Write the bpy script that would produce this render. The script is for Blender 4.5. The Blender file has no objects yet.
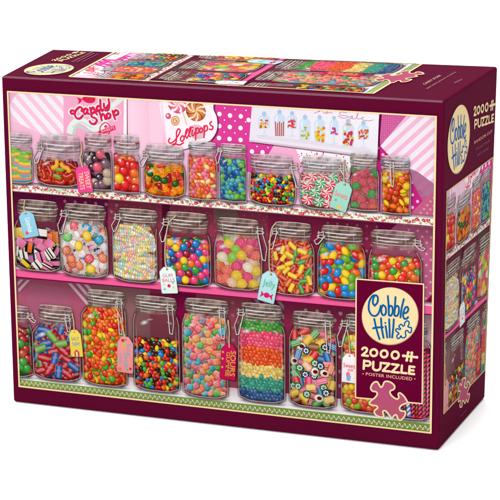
import bpy, bmesh, math, random
import numpy as np
from mathutils import Vector, Matrix

S = bpy.context.scene
COL = S.collection
R = random.Random(7)

# ------------------------------------------------------------------ camera and carton corners (metres)
CAM = np.array([0.80711, -1.50328, 0.58937])
ROT = np.array([[0.931256, -0.078088, 0.355901], [0.363797, 0.253863, -0.896217], [-0.020366, 0.964083, 0.264819]])
FOC = 2200.0 / 500.0
CN = {k: np.array(v) for k, v in dict(
    A=(0.00425, 0, 0.26942), B=(0, 0, 0), C=(-0.01103, 0.12011, 0.26897), D=(0.36477, 0.14288, 0.26876),
    E=(0.36363, 0, 0.2693), F=(0.36, 0, 0), G=(0.36102, 0.1271, 0)).items()}
CN['H'] = np.array([-0.0076, 0.1065, 0.0])        # the hidden back corner


class Face:
    """one printed panel of the carton: photo measurements are carried on to its plane"""
    def __init__(s, p, a, b):
        s.p = CN[p]
        n = np.cross(CN[a] - s.p, CN[b] - s.p)
        s.n = n / np.linalg.norm(n)
        if s.n @ (CAM - s.p) < 0:
            s.n = -s.n

    def to3d(s, q):
        q = np.asarray(q, float)
        d = np.stack([(q[:, 0] - 250) / (500 * FOC), -(q[:, 1] - 250) / (500 * FOC), -np.ones(len(q))], 1) @ ROT.T
        t = ((s.p - CAM) @ s.n) / (d @ s.n)
        return CAM + d * t[:, None]


FRONT, SIDE, TOP = Face('B', 'F', 'E'), Face('F', 'G', 'E'), Face('E', 'A', 'D')


def homog(src, dst):
    A, b = [], []
    for (x, y), (u, v) in zip(src, dst):
        A.append([x, y, 1, 0, 0, 0, -u * x, -u * y]); b.append(u)
        A.append([0, 0, 0, x, y, 1, -v * x, -v * y]); b.append(v)
    h = np.linalg.solve(np.array(A, float), np.array(b, float))
    H = np.append(h, 1).reshape(3, 3)

    def f(q):
        q = np.asarray(q, float).reshape(-1, 2)
        w = np.c_[q, np.ones(len(q))] @ H.T
        return w[:, :2] / w[:, 2:]
    return f


# picture area of the front in the photo, and its rectified art space
PIC = [(8.6, 91.2), (436.6, 116.2), (431.3, 432.2), (20.2, 385.6)]
c3 = FRONT.to3d(PIC)
AW = 428.0
AH = AW * (np.linalg.norm(c3[3] - c3[0]) + np.linalg.norm(c3[2] - c3[1])) / (np.linalg.norm(c3[1] - c3[0]) + np.linalg.norm(c3[2] - c3[3]))
ART = [(0, 0), (AW, 0), (AW, AH), (0, AH)]
art2photo = homog(ART, PIC)
photo2art = homog(PIC, ART)

KALB = 0.50      # pigments: display value -> reflectance


def lin(c):
    c = c / 255.0
    return c / 12.92 if c <= 0.04045 else ((c + 0.055) / 1.055) ** 2.4


def C(r, g=None, b=None, a=1.0):
    if g is None:
        r, g, b = int(r[1:3], 16), int(r[3:5], 16), int(r[5:7], 16)
    return np.array([lin(r) * KALB, lin(g) * KALB, lin(b) * KALB, a])


def mul(c, k, a=None):
    d = c.copy(); d[:3] = np.clip(d[:3] * k, 0, .95)
    if a is not None: d[3] = a
    return d


def mixc(a, b, t):
    return a * (1 - t) + b * t


def al(c, a):
    d = c.copy(); d[3] = a
    return d


WHITE, BLACK = C(250, 248, 248), C(14, 8, 10)
CREAM = C(253, 226, 172)
WINE = C(97, 14, 48)


# ------------------------------------------------------------------ flat print engine
class Canvas:
    def __init__(s):
        s.items = []; s.g = ('misc',); s.T = None

    def add(s, pts, faces, cols):
        pts = np.asarray(pts, float).reshape(-1, 2)
        if s.T is not None: pts = s.T(pts)
        cols = np.asarray(cols, float)
        if cols.ndim == 1: cols = np.tile(cols, (len(pts), 1))
        s.items.append((s.g, pts, faces, cols))

    def poly(s, pts, col):
        s.add(pts, [tuple(range(len(pts)))], col)

    def multi(s, polys, col):
        pts, fs, n = [], [], 0
        for p in polys:
            if p is None or len(p) < 3: continue
            p = np.asarray(p, float)
            pts.append(p); fs.append(tuple(range(n, n + len(p)))); n += len(p)
        if pts: s.add(np.concatenate(pts), fs, col)

    def rect(s, x0, y0, x1, y1, ct, cb=None):
        cb = ct if cb is None else cb
        s.add([(x0, y0), (x1, y0), (x1, y1), (x0, y1)], [(0, 1, 2, 3)], [ct, ct, cb, cb])

    def hrect(s, x0, y0, x1, y1, cl, cr):
        s.add([(x0, y0), (x1, y0), (x1, y1), (x0, y1)], [(0, 1, 2, 3)], [cl, cr, cr, cl])

    def ell(s, x, y, a, b=None, rot=0, c=WHITE, rim=None, mid=None, cen=None, off=(0, 0), n=14, seg=None):
        """ellipse with centre / middle / rim tones"""
        b = a if b is None else b
        cr, sr = math.cos(rot), math.sin(rot)
        pts, cols, fs = [], [], []
        if rim is None and cen is None:
            for k in range(n):
                t = 2 * math.pi * k / n; u, v = a * math.cos(t), b * math.sin(t)
                pts.append((x + u * cr - v * sr, y + u * sr + v * cr))
            s.add(pts, [tuple(range(n))], c); return
        rim = c if rim is None else rim; mid = c if mid is None else mid; cen = c if cen is None else cen
        pts.append((x + off[0] * a, y + off[1] * b)); cols.append(cen)
        for ring, (f, cc) in enumerate(((.62, mid), (1, rim))):
            for k in range(n):
                t = 2 * math.pi * k / n; u, v = a * f * math.cos(t), b * f * math.sin(t)
                o = (off[0] * a * .5, off[1] * b * .5) if ring == 0 else (0, 0)
                pts.append((x + u * cr - v * sr + o[0], y + u * sr + v * cr + o[1])); cols.append(cc)
        for k in range(n):
            k2 = (k + 1) % n
            fs.append((0, 1 + k, 1 + k2)); fs.append((1 + k, 1 + n + k, 1 + n + k2, 1 + k2))
        s.add(pts, fs, cols)

    def glow(s, x, y, a, b, c, alpha, rot=0, n=12):
        s.ell(x, y, a, b, rot, c, rim=al(c, 0), mid=al(c, alpha * .75), cen=al(c, alpha), n=n)

    def stroke(s, pts, w, col, soft=False, w1=None, closed=False, cap=True):
        pts = np.asarray(pts, float)
        n = len(pts)
        if closed:
            d = np.roll(pts, -1, 0) - np.roll(pts, 1, 0)
        else:
            d = np.gradient(pts, axis=0)
        d /= np.maximum(np.linalg.norm(d, axis=1), 1e-9)[:, None]
        nn = np.stack([-d[:, 1], d[:, 0]], 1)
        ws = np.linspace(w, w if w1 is None else w1, n)[:, None] / 2
        if cap and not closed and not soft:
            pts = pts.copy(); pts[0] -= d[0] * ws[0] * .6; pts[-1] += d[-1] * ws[-1] * .6
        m = n if closed else n - 1
        if soft:
            P = np.concatenate([pts - nn * ws, pts, pts + nn * ws])
            cols = [al(col, 0)] * n + [col] * n + [al(col, 0)] * n
            if not closed:
                for q in (0, n - 1): cols[n + q] = al(col, 0)
            fs = []
            for r in range(2):
                for k in range(m):
                    j = (k + 1) % n
                    fs.append((r * n + k, r * n + j, (r + 1) * n + j, (r + 1) * n + k))
            s.add(P, fs, cols)
        else:
            P = np.concatenate([pts - nn * ws, pts + nn * ws])
            s.add(P, [(k, (k + 1) % n, n + (k + 1) % n, n + k) for k in range(m)], col)

    def spl(s, pts, w, col, closed=False, soft=False, k=5, w1=None):
        s.stroke(spline(pts, closed, k), w, col, soft=soft, closed=closed, w1=w1)


def union_rows(lines, w, rowh=None):
    """merge thick polylines into one flat shape, sliced in thin rows"""
    rowh = rowh or w / 9.0
    segs = []
    for L in lines:
        L = np.asarray(L, float)
        for a, b in zip(L[:-1], L[1:]): segs.append((a, b))
    r = w / 2.0
    lo = min(min(a[1], b[1]) for a, b in segs) - r; hi = max(max(a[1], b[1]) for a, b in segs) + r
    out = []
    y = lo
    while y < hi:
        m = y + rowh / 2; iv = []
        for a, b in segs:
            if m < min(a[1], b[1]) - r or m > max(a[1], b[1]) + r: continue
            xs = []
            for p in (a, b):
                d = r * r - (m - p[1]) ** 2
                if d > 0: q = math.sqrt(d); xs += [p[0] - q, p[0] + q]
            d = b - a; ln = math.hypot(*d)
            if ln > 1e-9:
                n = np.array([-d[1], d[0]]) / ln * r
                Q = [a + n, b + n, b - n, a - n]
                for i in range(4):
                    u, v = Q[i - 1], Q[i]
                    if (u[1] > m) != (v[1] > m): xs.append(u[0] + (v[0] - u[0]) * (m - u[1]) / (v[1] - u[1]))
            if len(xs) > 1: iv.append((min(xs), max(xs)))
        iv.sort(); cur = None
        for a, b in iv:
            if cur is None: cur = [a, b]
            elif a <= cur[1]: cur[1] = max(cur[1], b)
            else: out.append((cur[0], cur[1], y, y + rowh)); cur = [a, b]
        if cur: out.append((cur[0], cur[1], y, y + rowh))
        y += rowh
    return [[(a, u), (b, u), (b, v), (a, v)] for a, b, u, v in out]


def letters(cv, strokes, w, col, k=5, off=(0, 0), T=None, raw=False):
    L = [(np.asarray(st, float) if raw else spline(st, k=k)) + np.array(off) for st in strokes]
    if T is not None: L = [T(l) for l in L]
    cv.multi(union_rows(L, w), col)


def spline(pts, closed=False, k=5):
    p = np.asarray(pts, float)
    if len(p) < 3 and not closed: return p
    if closed: q = np.concatenate([p[-1:], p, p[:2]])
    else: q = np.concatenate([2 * p[:1] - p[1:2], p, 2 * p[-1:] - p[-2:-1]])
    out = []
    for i in range(1, len(q) - 2):
        for j in range(k):
            t = j / k
            out.append(.5 * (2 * q[i] + (q[i + 1] - q[i - 1]) * t + (2 * q[i - 1] - 5 * q[i] + 4 * q[i + 1] - q[i + 2]) * t * t
                             + (3 * q[i] - q[i - 1] - 3 * q[i + 1] + q[i + 2]) * t ** 3))
    if not closed: out.append(p[-1])
    return np.array(out)


def clip_poly(pts, cols, x0, y0, x1, y1):
    """Sutherland-Hodgman against a rectangle, colours interpolated"""
    P = [np.concatenate([p, c]) for p, c in zip(pts, cols)]
    for ax, lim, sg in ((0, x0, 1), (0, x1, -1), (1, y0, 1), (1, y1, -1)):
        out = []
        for i, q in enumerate(P):
            r = P[i - 1]
            dq, dr = (q[ax] - lim) * sg, (r[ax] - lim) * sg
            if (dq >= 0) != (dr >= 0): out.append(r + (q - r) * (dr / (dr - dq)))
            if dq >= 0: out.append(q)
        P = out
        if len(P) < 3: return None
    P = np.array(P)
    return P[:, :2], P[:, 2:]


def clip_to(cv, start, poly):
    poly = np.asarray(poly, float); ctr = poly.mean(0); E = []
    for i in range(len(poly)):
        a, b = poly[i - 1], poly[i]; n = np.array([-(b - a)[1], (b - a)[0]]); ln = np.linalg.norm(n)
        if ln < 1e-9: continue
        n = n / ln
        if (ctr - a) @ n < 0: n = -n
        E.append((a, n))
    out = []
    for g, pts, faces, cols in cv.items[start:]:
        act = [(a, n) for a, n in E if ((pts - a) @ n).min() < 0]
        if not act: out.append((g, pts, faces, cols)); continue
        P, Q, F, m = [], [], [], 0
        for f in faces:
            L = [np.concatenate([pts[k], cols[k]]) for k in f]
            for a, n in act:
                res = []
                for j, q in enumerate(L):
                    r = L[j - 1]; dq, dr = (q[:2] - a) @ n, (r[:2] - a) @ n
                    if (dq >= 0) != (dr >= 0): res.append(r + (q - r) * dr / (dr - dq))
                    if dq >= 0: res.append(q)
                L = res
                if len(L) < 3: break
            if len(L) < 3: continue
            L = np.array(L); P.append(L[:, :2]); Q.append(L[:, 2:]); F.append(tuple(range(m, m + len(L)))); m += len(L)
        if P: out.append((g, np.concatenate(P), F, np.concatenate(Q)))
    cv.items[start:] = out


LV = 2.2e-6      # each printed layer is lifted 2.2 micrometres above the one it covers


def bake(canvas, rect, T, face, base, parents, mats, skip=()):
    """lay a canvas on a carton face. T: canvas -> photo; parents: group tuple -> (name, parent, label)"""
    x0, y0, x1, y1 = rect
    cell = max(x1 - x0, y1 - y0) / 900.0
    gw, gh = int((x1 - x0) / cell) + 2, int((y1 - y0) / cell) + 2
    glob = np.full((gh, gw), float(base)); lev = glob; bgl = None; cur = None; nj = 0
    acc = {}
    for g, pts, faces, cols in canvas.items:
        if g != cur:
            # neighbouring jars share the same few micrometres; odd ones sit half a step higher
            if lev is not glob: np.maximum(glob, lev, out=glob)
            if g[0] == 'candy_jar':
                if bgl is None: bgl = float(math.ceil(glob.max()))
                lev = np.full((gh, gw), bgl + .5 * (nj % 2)); nj += 1
            else:
                lev = glob
            cur = g
        lo, hi = pts.min(0), pts.max(0)
        if hi[0] <= x0 or lo[0] >= x1 or hi[1] <= y0 or lo[1] >= y1: continue
        if lo[0] < x0 or hi[0] > x1 or lo[1] < y0 or hi[1] > y1:
            P, F, Q, n = [], [], [], 0
            for f in faces:
                r = clip_poly(pts[list(f)], cols[list(f)], x0, y0, x1, y1)
                if r is None: continue
                P.append(r[0]); Q.append(r[1]); F.append(tuple(range(n, n + len(r[0])))); n += len(r[0])
            if not P: continue
            pts, cols, faces = np.concatenate(P), np.concatenate(Q), F
            lo, hi = pts.min(0), pts.max(0)
        cells = []
        if len(faces) > 1 and (hi - lo).max() > 6 * cell:
            for f in faces:
                q = pts[list(f)]; a_, b_ = q.min(0), q.max(0)
                cells.append((int((a_[0] - x0) / cell), int((a_[1] - y0) / cell), int((b_[0] - x0) / cell) + 1, int((b_[1] - y0) / cell) + 1))
        else:
            cells.append((int((lo[0] - x0) / cell), int((lo[1] - y0) / cell), int((hi[0] - x0) / cell) + 1, int((hi[1] - y0) / cell) + 1))
        L = 1 + max(float(lev[j0:j1, i0:i1].max()) for i0, j0, i1, j1 in cells)
        for i0, j0, i1, j1 in cells: lev[j0:j1, i0:i1] = L
        p3 = face.to3d(T(pts)) + face.n * (L * LV)
        a = acc.setdefault(g, [[], [], [], [], 0])
        n = a[4]
        a[0].append(p3); a[2].append(cols)
        trans = int(cols[:, 3].min() < .999)
        for f in faces:
            a[1].append(tuple(n + k for k in f)); a[3].append(trans)
        a[4] = n + len(p3)
    for g, (P, F, Q, M, n) in acc.items():
        name, parent, label = parents(g)
        P = np.concatenate(P); Q = np.concatenate(Q)
        ob = parent if name is None else None
        me = bpy.data.meshes.new(name or parent.name)
        me.from_pydata(P.tolist(), [], F)
        # turn every face outwards
        me.update()
        nr = np.zeros(len(F) * 3); me.polygons.foreach_get('normal', nr)
        flip = np.where(nr.reshape(-1, 3) @ face.n < 0)[0]
        if len(flip):
            F2 = list(F)
            for k in flip: F2[k] = tuple(reversed(F2[k]))
            me.clear_geometry(); me.from_pydata(P.tolist(), [], F2)
        at = me.color_attributes.new('ink', 'FLOAT_COLOR', 'POINT')
        at.data.foreach_set('color', Q.astype(np.float32).ravel())
        me.materials.append(mats[0]); me.materials.append(mats[1])
        me.polygons.foreach_set('material_index', M)
        me.update()
        if ob is not None:
            ob.data = me
        else:
            ob = bpy.data.objects.new(name, me); COL.objects.link(ob); ob.parent = parent
            if label: ob['label'] = label
    if lev is not glob: np.maximum(glob, lev, out=glob)
    print('levels', rect, bgl, glob.max())
    return int(glob.max()) + 1


# ------------------------------------------------------------------ lettering
_fc = {}


def text_tris(txt, bold=0.0, sp=1.0):
    key = (txt, bold, sp)
    if key in _fc: return _fc[key]
    cu = bpy.data.curves.new('t', 'FONT'); cu.body = txt; cu.resolution_u = 3; cu.offset = bold; cu.space_character = sp; cu.size = 1
    o = bpy.data.objects.new('t', cu); COL.objects.link(o)
    dg = bpy.context.evaluated_depsgraph_get(); dg.update()
    me = bpy.data.meshes.new_from_object(o.evaluated_get(dg))
    v = np.array([(q.co.x, q.co.y) for q in me.vertices])
    me.calc_loop_triangles()
    f = [tuple(t.vertices) for t in me.loop_triangles]
    bpy.data.objects.remove(o); bpy.data.curves.remove(cu); bpy.data.meshes.remove(me)
    v = v - v.min(0); w, h = v.max(0)
    _fc[key] = (v / [w, h], f, w / h)
    return _fc[key]


def text(cv, txt, quad, col, bold=0.02, sp=1.0):
    """text stretched to fill a quad TL,TR,BR,BL"""
    v, f, asp = text_tris(txt, bold, sp)
    q = [np.array(p, float) for p in quad]
    u, t = v[:, :1], 1 - v[:, 1:]
    pts = (q[0] * (1 - u) + q[1] * u) * (1 - t) + (q[3] * (1 - u) + q[2] * u) * t
    cv.add(pts, f, col)


def tbox(cv, txt, x0, y0, x1, y1, col, bold=.02, sl=0.0, sp=1.0):
    """text in an axis-aligned box whose right end drops by sl"""
    text(cv, txt, [(x0, y0), (x1, y0 + sl), (x1, y1 + sl), (x0, y1)], col, bold, sp)


# ------------------------------------------------------------------ the sweets, each a small painted shape
ALT = {}


def rr(a, b): return R.uniform(a, b)


def ball(cv, x, y, r, c, k=1.0, b=None, rot=0, hi=.85):
    c = mul(c, k)
    cv.ell(x, y, r, b or r, rot, c, rim=mul(c, .5), mid=c, cen=mixc(mul(c, 1.15), WHITE, .08), off=(-.22, -.28), n=12)
    if hi * k > .35:
        rb = min(r, b or r)
        cv.glow(x - rb * .33, y - rb * .38, rb * .3, rb * .2, WHITE, hi * k, rot=-.6, n=8)


def lens(cv, x, y, r, c, k=1.0):
    c = mul(c, k); b = r * rr(.45, 1.0); t = rr(0, 3.14)
    if t > 1.57: t += 3.14
    cv.ell(x + r * .1, y + r * .14, r * 1.06, b * 1.06, t, mul(c, .32), n=10)
    cv.ell(x, y, r, b, t, c, rim=mul(c, .62), mid=c, cen=mixc(mul(c, 1.15), WHITE, .08), off=(-.15, -.2), n=12)
    if k > .6 and b > r * .55: cv.glow(x - r * .25, y - b * .35, r * .3, b * .22, WHITE, .55 * k, rot=t, n=8)


def bean(cv, x, y, r, c, k=1.0):
    ball(cv, x, y, r * 1.22, c, k, b=r * .82, rot=rr(0, 3.14), hi=.65)


def tube(cv, x, y, r, c, k=1.0, L=1.9, stripes=None, rot=None):
    c = mul(c, k); t = rr(0, 3.14) if rot is None else rot
    d = np.array([math.cos(t), math.sin(t)]); n = np.array([-d[1], d[0]]); p = np.array([x, y])
    if n[1] > 0: n = -n
    pts, cols = [], []
    prof = [(-1, mul(c, .4)), (-.45, c), (.2, mixc(c, WHITE, .22)), (.6, c), (1, mul(c, .6))]
    xs = [(-L, .55), (-L * .8, .95), (L * .8, .95), (L, .55)]
    for u, wsc in xs:
        for v, cc in prof:
            pts.append(p + d * u * r * .8 + n * v * r * .8 * wsc); cols.append(mul(cc, .7) if abs(u) == L else cc)
    fs = []
    for i in range(3):
        for j in range(4):
            a = i * 5 + j; fs.append((a, a + 1, a + 6, a + 5))
    cv.add(pts, fs, cols)
    if stripes is not None:
        for v in (-.45, 0.05, .5):
            a = p + n * v * r * .8
            cv.stroke([a - d * L * r * .75, a + d * L * r * .75], r * .16, mul(stripes, k), cap=False)


def cube(cv, x, y, r, c, k=1.0):
    c = mul(c, k); t = rr(-.6, .6)
    def q(u, v): return (x + (u * math.cos(t) - v * math.sin(t)) * r, y + (u * math.sin(t) + v * math.cos(t)) * r)
    cv.add([q(-.9, -.6), q(-.6, -.9), q(.6, -.9), q(.95, -.6), q(.95, .7), q(.7, .95), q(-.7, .95), q(-.95, .7)],
           [tuple(range(8))], [mul(c, .8), mul(c, 1.0), mul(c, 1.0), mul(c, .75), mul(c, .5), mul(c, .42), mul(c, .5), mul(c, .6)])
    cv.add([q(-.85, -.6), q(-.6, -.85), q(.55, -.85), q(.6, -.5), q(.5, .55), q(-.6, .6), q(-.85, .4)], [tuple(range(7))],
           [mixc(c, WHITE, .28)] * 3 + [c] * 2 + [mul(c, .85)] * 2)
    for _ in range(5):
        cv.ell(*q(rr(-.7, .5), rr(-.7, .5)), r * .1, c=mixc(c, WHITE, .55 * min(k, 1)), n=4)


def drop(cv, x, y, r, c, k=1.0):
    c = mul(c, k); t = rr(-.9, .9)
    pts = []
    for a in range(14):
        th = 2 * math.pi * a / 14
        u, v = math.cos(th), math.sin(th)
        if v > 0: v *= .8; u *= 1.05
        pts.append((x + r * (u * math.cos(t) - v * math.sin(t)), y + r * (u * math.sin(t) + v * math.cos(t))))
    cv.add([(x - r * .2, y - r * .3)] + pts, [(0, 1 + i, 1 + (i + 1) % 14) for i in range(14)],
           [mixc(c, WHITE, .12)] + [mul(c, .62)] * 14)
    cv.glow(x - r * .1, y - r * .1, r * .75, r * .6, mixc(mul(c, 1.12), WHITE, .05), .8)
    for _ in range(12):
        a, q = rr(0, 6.28), r * math.sqrt(rr(0, .8))
        cv.ell(x + q * math.cos(a), y + q * math.sin(a), r * .07, c=mixc(c, WHITE, .34 * min(k, 1)), n=4)


def mint(cv, x, y, r, c, k=1.0):
    w = mul(WHITE, .92 * k)
    cv.ell(x, y, r, r * .92, 0, w, rim=mul(w, .45), mid=w, cen=w, n=16)
    c = mul(c, k)
    for j in range(7):
        a0 = j * 2 * math.pi / 7 + rr(0, .1)
        arc = [(x + r * q * math.cos(a0 + q * .8) * .97, y + r * .9 * q * math.sin(a0 + q * .8)) for q in (.12, .4, .7, .97)]
        cv.stroke(arc, r * .1, c, w1=r * .42, cap=False)
    cv.glow(x - r * .3, y - r * .35, r * .45, r * .3, WHITE, .8 * k)


def bear(cv, x, y, r, c, k=1.0):
    c = mul(c, k); t = rr(0, 6.28); d = (math.cos(t), math.sin(t))
    for u, v, s_ in ((-.15, 0, 1.0), (.8, 0, .62), (-.75, .5, .4), (-.7, -.5, .4)):
        px, py = x + r * (u * d[0] - v * d[1]), y + r * (u * d[1] + v * d[0])
        cv.ell(px, py, r * s_, r * s_ * .85, t, c, rim=mul(c, .62), mid=mul(c, .95), cen=mul(c, 1.25), off=(.15, .25), n=11)
    cv.glow(x - r * .3, y - r * .35, r * .32, r * .14, WHITE, .55 * k)


def gem(cv, x, y, r, c, k=1.0):
    ball(cv, x, y, r * 1.05, c, k, b=r * .8, rot=rr(-.6, .6), hi=.5)
    cv.glow(x + r * .2, y + r * .25, r * .5, r * .25, mul(c, 2.2), .6)


def worm(cv, x, y, r, c, k=1.0):
    t = rr(0, 3.14); pts = []
    for i in range(6):
        u = (i - 2.5) * r * .42; v = math.sin(i * .9 + t) * r * .35
        pts.append((x + u * math.cos(t) - v * math.sin(t), y + u * math.sin(t) + v * math.cos(t)))
    pts = spline(pts, k=3)
    cv.stroke(pts, r * .95, mul(c, .55 * k)); cv.stroke(pts, r * .72, mul(c, .95 * k))
    cv.stroke(pts + [-r * .08, -r * .12], r * .3, al(mixc(c, WHITE, .5), .7 * k), soft=True)


def allsort(cv, x, y, r, c, k=1.0):
    t = rr(0, 3.14); h, w = r * 1.0, r * 1.15
    def q(u, v): return (x + (u * math.cos(t) - v * math.sin(t)), y + (u * math.sin(t) + v * math.cos(t)))
    blk = mul(C(24, 16, 18), k); c = mul(c, k)
    cw = mul(C(240, 226, 210), k)
    seq = R.choice([[c, c, blk, c, c], [c, c, blk, cw, blk, c, c], [c, c, c, blk], [blk, c, c, blk], [c], [c, c, blk, cw]])
    n = len(seq)
    cv.poly([q(-w - .3, -h - .3), q(w + .3, -h - .3), q(w + .3, h + .4), q(-w - .3, h + .4)], mul(blk, .7))
    for i, cc in enumerate(seq):
        a, b = -h + 2 * h * i / n, -h + 2 * h * (i + 1) / n
        cv.add([q(-w, a), q(w, a), q(w, b), q(-w, b)], [(0, 1, 2, 3)], [mixc(cc, WHITE, .12), cc, mul(cc, .65), mul(cc, .85)])


def flower(cv, x, y, r, c, k=1.0):
    ball(cv, x, y, r * .85, R.choice([C(24, 62, 96), C(44, 120, 70), C(24, 62, 96), C(40, 44, 60)]), k, hi=.2)
    cv.multi([[(x + r * (.42 * math.cos(j * .9) + .17 * math.cos(t)), y + r * (.42 * math.sin(j * .9) + .17 * math.sin(t))) for t in (0, 1.05, 2.1, 3.14, 4.2, 5.2)] for j in range(7)], mul(WHITE, .9 * k))


def ring_(cv, x, y, r, c, k=1.0):
    ball(cv, x, y, r * .95, C(238, 226, 210), k, b=r * .8, rot=rr(0, 3), hi=.3)
    cv.ell(x + r * .1, y, r * .5, r * .4, c=mul(C(96, 22, 22), k), n=10)


def rock(cv, x, y, r, c, k=1.0):
    tube(cv, x, y, r, c, k, L=1.3, stripes=mixc(c, WHITE, .45) if R.random() < .35 else None)


ALT.update({('rock', 'f'): flower, ('rock', 'w'): ring_})


def wrap(cv, x, y, r, c, k=1.0):
    t = rr(0, 3.14)
    for sg in (-1, 1):
        d = (math.cos(t) * sg, math.sin(t) * sg); n = (-d[1], d[0])
        for j in (-1.0, -.35, .35, 1.0):
            a = (x + d[0] * r * .7, y + d[1] * r * .7)
            p1 = (x + d[0] * r * 1.9 + n[0] * r * (j - .3) * .9, y + d[1] * r * 1.9 + n[1] * r * (j - .3) * .9)
            p2 = (x + d[0] * r * 1.8 + n[0] * r * (j + .35) * .9, y + d[1] * r * 1.8 + n[1] * r * (j + .35) * .9)
            cv.add([a, p1, p2], [(0, 1, 2)], [mul(C(214, 180, 172), k), al(mul(C(250, 240, 236), k), .75), al(mul(C(232, 212, 206), k), .5)])
    ball(cv, x, y, r * 1.18, c, k, b=r * .98, rot=t, hi=.5)
    for j in (-.5, 0, .5):
        d = (math.cos(t), math.sin(t)); n = (-d[1], d[0])
        p = (x + n[0] * j * r, y + n[1] * j * r)
        cv.stroke([(p[0] - d[0] * r * .8, p[1] - d[1] * r * .8), p, (p[0] + d[0] * r * .8, p[1] + d[1] * r * .8)], r * .26, al(WHITE, .45 * k), soft=True)


def brick(cv, x, y, r, c, k=1.0):
    tube(cv, x, y, r * 1.05, c, k, L=1.7)
    cv.glow(x, y - r * .2, r * .9, r * .3, mixc(c, WHITE, .5), .4 * k)


def fill(cv, kind, pal, x0, x1, y0, y1, r, dark, shape=None, round_=.0, topn=.5, sp=1.5, man=None):
    """heap of sweets in art space, back layer first"""
    cv_bg = dark
    cv.add([(x0, y0 + r), (x1, y0 + r), (x1, y1 - r * .9), (x1 - r * .9, y1), (x0 + r * .9, y1), (x0, y1 - r * .9)], [tuple(range(6))], cv_bg)
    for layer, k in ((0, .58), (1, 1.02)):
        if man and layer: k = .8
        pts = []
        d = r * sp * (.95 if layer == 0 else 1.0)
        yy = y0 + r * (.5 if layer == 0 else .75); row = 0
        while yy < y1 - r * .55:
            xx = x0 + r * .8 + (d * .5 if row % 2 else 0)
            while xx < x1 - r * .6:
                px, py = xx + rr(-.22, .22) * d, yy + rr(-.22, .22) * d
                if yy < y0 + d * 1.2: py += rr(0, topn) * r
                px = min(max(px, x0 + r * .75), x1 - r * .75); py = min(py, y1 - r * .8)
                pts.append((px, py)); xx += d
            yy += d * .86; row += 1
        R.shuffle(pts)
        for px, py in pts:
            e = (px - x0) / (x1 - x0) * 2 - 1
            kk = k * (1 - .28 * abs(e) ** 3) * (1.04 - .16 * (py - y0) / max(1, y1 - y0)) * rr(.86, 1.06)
            c = R.choice(pal) if not callable(pal) else pal((py - y0) / (y1 - y0), R)
            kind(cv, px, py, r * rr(.9, 1.1), c, kk)
    if man:
        ox, oy, z, items, cmap = man
        for it in items:
            (px, py), = photo2art([(ox + it[0] / z, oy + it[1] / z)])
            e = (px - x0) / (x1 - x0) * 2 - 1
            (ALT.get((kind.__name__, it[2])) or kind)(cv, min(max(px, x0 + r * .7), x1 - r * .7), min(py, y1 - r * .7), r * rr(.95, 1.08), cmap[it[2]], (1 - .25 * abs(e) ** 3) * rr(.94, 1.05))


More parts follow.
